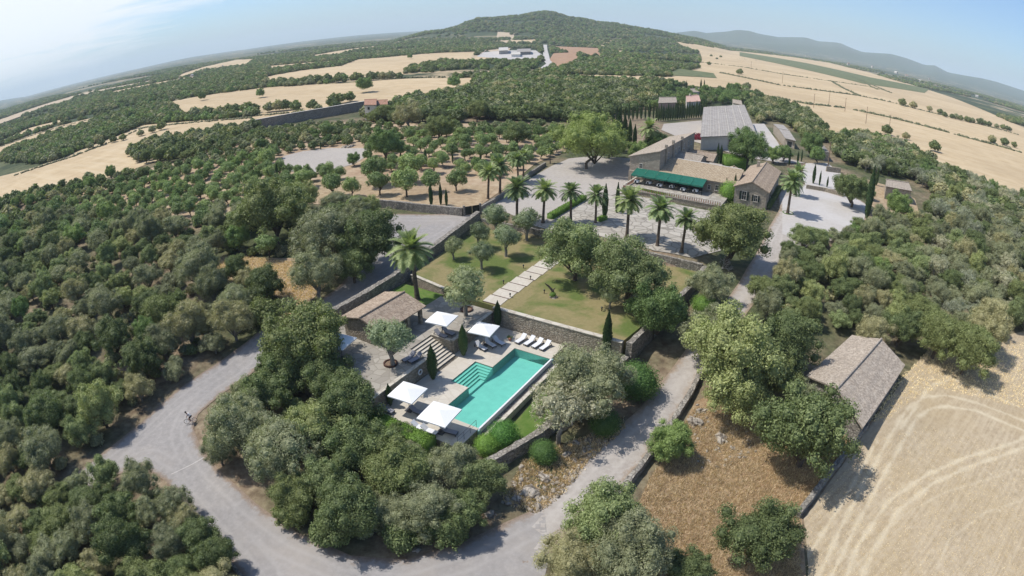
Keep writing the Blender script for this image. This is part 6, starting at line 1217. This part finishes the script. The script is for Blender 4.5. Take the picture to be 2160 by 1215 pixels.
# rows along the far fields
def row_px(pts, n, d0, d1, kinds, lab, jit=2.0, seed=1):
    rg = np.random.default_rng(seed); X, Y, _ = at_many(pts); seg = np.concatenate([[0], np.cumsum(np.hypot(np.diff(X), np.diff(Y)))])
    for a in range(n):
        s_ = seg[-1]*(a + rg.uniform(.1, .9))/n; x = float(np.interp(s_, seg, X)) + rg.normal(0, jit); y = float(np.interp(s_, seg, Y)) + rg.normal(0, jit); D = rg.uniform(d0, d1); trees.append((x, y, D)); cand.append((math.hypot(x, y), x, y, D, kinds[rg.integers(len(kinds))], lab))
row_px([(392,252),(450,246),(533,240),(610,234),(660,232)], 18, 6, 8.5, ['oak','wild'], 'field row by enclosure wall', 1.5, 31)
row_px([(690,226),(720,220),(740,214)], 4, 5, 9, ['oak'], 'dark trees at the end of the field tree row', 2, 32)
row_px([(180,320),(215,308),(245,300),(280,292),(305,286),(352,270)], 7, 4.5, 6.5, ['almond','wild'], 'upper edge of left field', 1, 33)
row_px([(560,181),(640,178),(720,173),(800,169),(850,166)], 22, 6, 9, ['oak','wild'], 'hedgerow trees between the two middle stubble fields', 2, 34)
for x, y, D in ((770,196,11),(957,186,9),(550,207,7),(427,213,7),(865,125,7)):
    X, Y, _ = at(x, y); cand.append((math.hypot(X, Y), X, Y, D, 'bright', 'lone bushy tree standing in the middle stubble field')); trees.append((X, Y, D))
row_px([(1895,222),(1905,225),(1920,228),(1975,238),(1995,246)], 5, 6, 9, ['oak'], 'round tree on the hedge line in the right stubble fields', 1, 35)
row_px([(1990,247),(2040,258),(2090,268),(2137,280)], 16, 5, 8, ['wild','oak'], 'tree on the hedge row at the right edge of the stubble fields', 2, 36)
row_px([(2080,298),(2100,303),(2140,312)], 6, 4, 8, ['oak','wild'], 'dark tree at the right end of the stubble field', 2, 37)
for x, y, D in ((1520,122,6),(1560,158,8),(1495,138,6),(1500,120,6),(1512,126,5),(1575,190,7),(1970,320,7),(1870,285,7),(1910,295,5)):
    X, Y, _ = at(x, y); cand.append((math.hypot(X, Y), X, Y, D, 'wild', 'scattered on right stubble fields')); trees.append((X, Y, D))
cand.sort(); print('trees in woods', len(cand))
ORD = ['', 'second', 'third', 'fourth', 'fifth', 'sixth', 'seventh', 'eighth', 'ninth', 'tenth', 'eleventh', 'twelfth', 'thirteenth', 'fourteenth', 'fifteenth', 'sixteenth', 'seventeenth', 'eighteenth', 'nineteenth', 'twentieth']
WORD = {'oak': 'dark green oak', 'wild': 'dusty olive tree', 'grey': 'silvery grey tree', 'almond': 'fresh green almond tree', 'bright': 'bright green tree', 'mid': 'mid-green tree', 'olive': 'olive tree', 'pine': 'pine', 'clump': 'low bush'}
groups = {}
for q_, c_ in enumerate(cand):
    if c_[0] < 330: groups.setdefault((('small ' if c_[3] < 3.6 else ('large ' if c_[3] > 5.2 else '')) + WORD[c_[4]], c_[5]), []).append((q_, *[float(v) for v in proj(c_[1], c_[2], h1p(c_[1], c_[2]) + 2)]))
LAB = {}
for (wd, lab), mem in groups.items():
    mem.sort(key=lambda m_: -m_[2]); nrow = max(1, math.ceil(len(mem)/7)); per = math.ceil(len(mem)/nrow)
    for rw in range(nrow):
        row = sorted(mem[rw*per:(rw+1)*per], key=lambda m_: m_[1]); n_ = len(row)
        for i_, m_ in enumerate(row):
            o_ = ('lone' if n_ == 1 else 'leftmost' if i_ == 0 else 'rightmost' if i_ == n_-1 else ORD[i_] + ' from left')
            LAB[m_[0]] = f"{wd}, {o_}" + ('' if nrow == 1 else (' in front row' if rw == 0 else f" in {ORD[min(rw, 19)]} row")) + f", {lab}"
cnt = {}; rest = []; qi = -1
for c_ in cand:
    qi += 1; _, x, y, D, kd, lab = c_; nm = NAMES[kd][0]; cnt[nm] = cnt.get(nm, 0) + 1
    if cnt[nm] > (275 if nm in ('holm_oak', 'wild_olive_tree') else 255): rest.append(c_); continue
    word = {'oak': 'dark green oak', 'wild': 'dusty olive-green tree', 'grey': 'silvery grey tree', 'almond': 'fresh green almond tree', 'bright': 'bright green leafy tree', 'mid': 'mid-green leafy tree', 'olive': 'olive tree', 'pine': 'pine', 'clump': 'low bush'}[kd]
    size = 'small ' if D < 3.6 else ('large ' if D > 5.2 else '')
    o = plant(kd, x, y, h1p(x, y) - .02*D, D, LAB.get(qi, f'{size}{word}, {lab}'), f'{word}s, {lab}', zs=random.uniform(.75, 1.2), parts=_ < 330)
    q_ = random.uniform(.86, 1.14); o.scale = (o.scale[0]*q_, o.scale[1]/q_, o.scale[2])
print({k_: v_ for k_, v_ in cnt.items()}, 'rest', len(rest))
# under-storey: low scrub fills the gaps in the woods (nobody could count it)
# low-poly crowns for far country
def low_tree(seed, mat, n=420, leaf=.075):
    rg = np.random.default_rng(seed); cs = [[0,0,.42]] + [[.24*math.cos(a*1.26), .24*math.sin(a*1.26), .36 + .12*rg.random()] for a in range(5)] + [[.05,.02,.6]]; rs_ = [.3] + [.22]*5 + [.22]
    V_, F_, t_ = leaf_cloud(cs, rs_, n, leaf, rg, .85, core=.88); return cloud_mesh('far_tree', V_, F_, t_, mat)
def gn_scatter(name, pts, mats, lab, seed, h0=.8, h1=1.25):
    """one object: low trees instanced on its points"""
    P = np.array([p[:3] for p in pts], np.float32); sc_ = np.array([p[3] for p in pts], np.float32); me_ = bpy.data.meshes.new(name); me_.vertices.add(len(P)); me_.vertices.foreach_set('co', P.ravel()); me_.update()
    a_ = me_.attributes.new('size', 'FLOAT', 'POINT'); a_.data.foreach_set('value', sc_)
    rg = np.random.default_rng(seed); b_ = me_.attributes.new('turn', 'FLOAT', 'POINT'); b_.data.foreach_set('value', rg.uniform(0, 6.28, len(P)).astype(np.float32))
    o = link(name, me_); col_ = bpy.data.collections.new(name + '_kinds')
    for a, m_ in enumerate(mats):
        q = bpy.data.objects.new('far_tree_kind', low_tree(seed*7+a, M[m_])); col_.objects.link(q)
    g = bpy.data.node_groups.new(name, 'GeometryNodeTree'); g.interface.new_socket('Geometry', in_out='INPUT', socket_type='NodeSocketGeometry'); g.interface.new_socket('Geometry', in_out='OUTPUT', socket_type='NodeSocketGeometry')
    n = g.nodes; l = g.links; i_ = n.new('NodeGroupInput'); o_ = n.new('NodeGroupOutput'); ip = n.new('GeometryNodeInstanceOnPoints'); ci = n.new('GeometryNodeCollectionInfo'); ci.inputs['Collection'].default_value = col_; ci.inputs['Separate Children'].default_value = True; ci.inputs['Reset Children'].default_value = True
    na1 = n.new('GeometryNodeInputNamedAttribute'); na1.data_type = 'FLOAT'; na1.inputs['Name'].default_value = 'size'; na2 = n.new('GeometryNodeInputNamedAttribute'); na2.data_type = 'FLOAT'; na2.inputs['Name'].default_value = 'turn'
    cx_ = n.new('ShaderNodeCombineXYZ'); l.new(na2.outputs['Attribute'], cx_.inputs[2]); er = n.new('FunctionNodeEulerToRotation'); l.new(cx_.outputs[0], er.inputs[0])
    l.new(i_.outputs[0], ip.inputs['Points']); l.new(ci.outputs[0], ip.inputs['Instance']); ip.inputs['Pick Instance'].default_value = True; l.new(er.outputs[0], ip.inputs['Rotation']); l.new(na1.outputs['Attribute'], ip.inputs['Scale']); l.new(ip.outputs[0], o_.inputs[0])
    md = o.modifiers.new('scatter', 'NODES'); md.node_group = g; return tag(o, lab, None, kind='stuff')
fp = [(x, y, h1p(x, y), D) for _, x, y, D, kd, lab in rest]
if fp: gn_scatter('far_wood', fp, ['oak', 'wild', 'oak'], 'farthest trees of the woods behind the orchard and houses', 5)
# under-storey bushes
us = []
for wi, (poly, wt, dd_, sf, lab) in enumerate(WOODS[:9]):
    X, Y, _ = at_many(poly); W = list(zip(X, Y)); area = abs(sum(W[a][0]*W[(a+1) % len(W)][1] - W[(a+1) % len(W)][0]*W[a][1] for a in range(len(W))))/2
    for x, y in scatter_px(poly, int(area/11), 200+wi): us.append((x, y, h1p(x, y)-.25, random.uniform(1.2, 2.6)))
gn_scatter('undergrowth', us, ['oak', 'wild', 'wild'], 'low undergrowth filling the woods between the trees', 6)
# far country: woods outside the fields, thinning into the haze
rg = np.random.default_rng(9); n = 200000; r_ = np.exp(rg.uniform(math.log(230), math.log(2600), n)); a_ = rg.uniform(-1.25, 1.25, n); keep = rg.random(n) < np.minimum(1, (r_/900)**1.0)*.8; r_ = r_[keep]; a_ = a_[keep]; x = r_*np.sin(a_); y = r_*np.cos(a_); z = hgt(x, y, False); px, py = proj(x, y, z)
ok = (px > -60) & (px < 2240) & (py < 345)
FREE = FIELDS + FAR_F + [ORCH, [(1185,153),(1155,133),(1168,113),(1215,112),(1225,128),(1185,147)], [(1160,99),(1262,103),(1272,124),(1185,110)], [(1095,165),(1160,148),(1170,130),(1158,92),(1142,92),(1145,130),(1120,150)], [(1000,122),(1020,108),(1060,103),(1130,103),(1145,120),(1135,131),(1080,129)],
  [(1560,112),(1700,135),(1835,165),(1960,190),(1950,198),(1820,178),(1690,147),(1560,120)], [(1432,146),(1505,156),(1512,166),(1400,160)], [(1260,185),(1560,180),(1760,300),(1700,420),(1330,420),(1180,330),(1180,270),(1260,250)], [(1560,190),(1640,200),(1800,300),(1900,380),(1700,420),(1560,330)], [(520,290),(540,265),(780,225),(780,262),(540,300)],[(760,200),(830,200),(830,235),(760,235)],
  [(500,285),(780,260),(1190,262),(1190,330),(1000,440),(0,460),(-60,420),(130,395)]]
for f in FREE: ok &= ~inpoly(px, py, f)
# leave meadows and clearings open: low-frequency mask
mk = sn(x, y, .011, .5) + .6*sn(x, y, .027, 2.) + rg.normal(0, .25, len(x)); ok &= mk > -.45
left_plain = (px < 1000) & (r_ > 900); ok &= ~(left_plain & (sn(x, y, .004, 1.3) > .55))
right_plain = (px > 1500) & (r_ > 500); ok &= ~(right_plain & (sn(x*.6, y, .006, .3) > .0))
x, y, z = x[ok], y[ok], z[ok]; r_ = r_[ok]; size = rg.uniform(4.5, 8.5, len(x))*np.where(r_ > 1200, 1.3, 1.0)*np.where(r_ < 600, .82, 1); print('far country', len(x))
gn_scatter('distant_woodland', list(zip(x, y, z - .6, size)), ['oak', 'wild', 'oak', 'bright'], 'distant woodland covering the plain and the hill', 8)
M['thorn'] = leaf_mat('thorn_leaf', (.035,.040,.018), (.060,.065,.030), (.10,.10,.05), .1, .3)
# field hedges: low dark lines of bushes
for a, (pts, lab) in enumerate([([(1520,155),(1580,167),(1640,180),(1720,191),(1810,203),(1880,217),(1960,238),(2040,257),(2150,286)], 'long dark hedge line crossing the middle of the right stubble fields'),
    ([(1460,114),(1560,125),(1640,135),(1720,149),(1790,160),(1880,198)], 'upper thin hedge line of the right stubble fields'),
    ([(1610,205),(1660,212),(1700,220),(1780,229),(1880,250),(1960,270),(2040,292),(2150,322)], 'lower dark hedge line of the right stubble fields'),
    ([(1480,133),(1560,142),(1650,158),(1740,171),(1830,184),(1880,196)], 'second thin hedge line of the right stubble fields'), ([(1752,172),(1780,188),(1812,203)], 'short slanting hedge line in the right stubble fields'), ([(1795,162),(1850,190)], 'short upper slanting hedge line in the right stubble fields'),
    ([(0,312),(65,288),(130,268),(241,242)], 'hedge line along the upper edge of the far left strip field'), ([(30,372),(150,333),(250,295),(300,271),(383,262),(530,250)], 'dark verge line above the left stubble field'), ([(820,105),(953,95),(1053,86),(1133,84)], 'dark hedge line above the top strip field'), ([(560,178),(720,170),(850,165),(1000,163)], 'dark hedge line between the middle stubble fields'), ([(385,256),(460,250),(560,244),(640,237)], 'shaded scrub line under the field tree row')]):
    X, Y, _ = at_many(pts); seg = np.concatenate([[0], np.cumsum(np.hypot(np.diff(X), np.diff(Y)))]); rg = np.random.default_rng(300+a); n = int(seg[-1]*1.6); s_ = rg.uniform(0, seg[-1], n); hx = np.interp(s_, seg, X) + rg.normal(0, .7, n); hy = np.interp(s_, seg, Y) + rg.normal(0, .7, n); hz = hgt(hx, hy, False)
    keep = (np.sin(s_*.05 + a) + rg.normal(0, .6, n)) > -.8; hx, hy, hz = hx[keep], hy[keep], hz[keep]; n = len(hx)
    bm = bmesh.new(); bmesh.ops.create_icosphere(bm, subdivisions=1, radius=1); iv = np.array([v.co[:] for v in bm.verts]); jf = np.array([[v.index for v in f.verts] for f in bm.faces]); bm.free()
    V_ = (iv[None]*rg.uniform(.6, 1.3, (n, len(iv), 1))*rg.uniform(.5, 1.0, (n, 1, 1))*np.array([1,1,.8])*(1.9 if a < 6 else 1.2) + np.stack([hx, hy, hz + .3], 1)[:, None]).reshape(-1, 3); F_ = (jf[None] + (np.arange(n)*len(iv))[:, None, None]).reshape(-1, 3)
    me_ = mesh_np('field_hedge', V_, F_, [M['thorn']]); at2 = me_.attributes.new('tint', 'FLOAT', 'FACE'); at2.data.foreach_set('value', rg.random(len(F_)).astype(np.float32)); tag(link('field_hedge', me_), lab, 'hedge', 'hedge lines between the stubble fields')
# person on a bicycle at the road bend
X, Y, Z = at(404, 893); bk = empty('bicycle', (X, Y, Z+.05), R(205), 'bicycle with pale wheels ridden along the inner edge of the left road bend', 'bicycle')
for x in (-.52, .52):
    m = MB(); n = 20; V = []; Fc = []
    for a in range(n):
        for b in range(5): A_ = 2*math.pi*a/n; B_ = 2*math.pi*b/5; V.append((x + (.33+.025*math.cos(B_))*math.cos(A_), .025*math.sin(B_), .34 + (.33+.025*math.cos(B_))*math.sin(A_))); Fc.append((a*5+b, ((a+1) % n)*5+b, ((a+1) % n)*5+(b+1) % 5, a*5+(b+1) % 5))
    wh = m.add(V, Fc).build('wheel', M['black'], bk); m = MB()
    for a in range(8): m.tube((x,0,.34), (x + .31*math.cos(a*.785), 0, .34 + .31*math.sin(a*.785)), .008, n=4)
    m.build('spokes', M['white'], wh)
m = MB(); m.tube((-.52,0,.34), (-.05,0,.30), .02); m.tube((-.05,0,.30), (-.18,0,.85), .02); m.tube((-.18,0,.80), (.38,0,.85), .02); m.tube((-.05,0,.30), (.38,0,.82), .02); m.tube((.52,0,.34), (.36,0,.98), .02); m.tube((-.52,0,.34),(-.17,0,.78),.015); m.build('frame', M['white'], bk)
m = MB(); m.tube((.36,-.22,1.0), (.36,.22,1.0), .016); m.build('handlebar', M['black'], bk); MB().box(-.30,-.06,-.07,.07,.88,.94).build('saddle', M['black'], bk, bevel=.02)
pr = empty('person', (X, Y, Z+.05), R(205), 'rider in a white top and dark shorts bent over a bicycle at the road bend', 'person')
bm = bmesh.new(); sk = bm.verts.layers.skin.verify(); J = {}
def jt(n_, co_, r_, par=None):
    v = bm.verts.new(co_); v[sk].radius = (r_, r_); J[n_] = v
    if par: bm.edges.new((J[par], v))
jt('pel', (-.17,0,1.02), .15); v = J['pel']; v[sk].use_root = True
jt('wst', (-.05,0,1.18), .13, 'pel'); jt('chs', (.10,0,1.33), .16, 'wst'); jt('nck', (.20,0,1.45), .06, 'chs'); jt('hd0', (.25,0,1.53), .08, 'nck'); jt('hd', (.28,0,1.63), .10, 'hd0')
for sg in (-1, 1):
    t_ = 'l' if sg > 0 else 'r'; jt('sh'+t_, (.13,.19*sg,1.36), .07, 'chs'); jt('el'+t_, (.24,.24*sg,1.16), .045, 'sh'+t_); jt('wr'+t_, (.36,.20*sg,1.03), .032, 'el'+t_); jt('hn'+t_, (.40,.20*sg,1.01), .035, 'wr'+t_)
    jt('hp'+t_, (-.13,.10*sg,.98), .10, 'pel'); kz = .72 if sg > 0 else .62; kx = .16 if sg > 0 else .10; jt('kn'+t_, (kx,.11*sg,kz), .07, 'hp'+t_); az_ = .36 if sg > 0 else .22; jt('an'+t_, (-.02 if sg > 0 else -.06,.11*sg,az_), .042, 'kn'+t_); jt('ft'+t_, (.12 if sg > 0 else .08,.11*sg,az_-.05), .04, 'an'+t_)
pm = bpy.data.meshes.new('body'); bm.to_mesh(pm); bm.free(); pm.materials.append(M['skin']); bo = link('body', pm, pr); bo.modifiers.new('s', 'SKIN').use_smooth_shade = True; bo.modifiers.new('d', 'SUBSURF').levels = 1
def shell(name, segs, mat):
    m = MB()
    for p, q, r0, r1 in segs: m.tube(p, q, r0, r1, 10)
    return m.build(name, mat, pr, smooth=True)
shell('shirt', [((-.17,0,1.03),(-.05,0,1.18),.175,.165),((-.05,0,1.18),(.12,0,1.36),.165,.195),((.13,-.1,1.36),(.19,-.24,1.24),.10,.07),((.13,.1,1.36),(.19,.24,1.24),.10,.07)], M['white'])
shell('shorts', [((-.2,0,.95),(-.16,0,1.06),.18,.175),((-.13,.10,.98),(.06,.11,.80),.125,.09),((-.13,-.10,.98),(.02,-.11,.74),.125,.09)], M['black'])
m = MB(); m.lathe([(.115,0),(.125,.05),(.09,.11),(.03,.14)], 12, (.28,0,1.64)); m.build('helmet', M['black'], pr, smooth=True)
# air: pale haze round everything
hz_ = MB().box(-21500, 21500, -21500, 21500, -6, 420).build('haze', M['white']); hz_.data.materials.clear(); hm = bpy.data.materials.new('haze_air'); hm.use_nodes = True; hn = hm.node_tree; hn.nodes.clear(); ho = hn.nodes.new('ShaderNodeOutputMaterial'); hv = hn.nodes.new('ShaderNodeVolumePrincipled')
hv.inputs['Density'].default_value = 1.15e-4; hv.inputs['Color'].default_value = (.78,.90,1,1); hv.inputs['Anisotropy'].default_value = 0; hn.links.new(hv.outputs[0], ho.inputs['Volume']); hz_.data.materials.append(hm); tag(hz_, 'pale blue summer haze over the plain', None, kind='stuff')
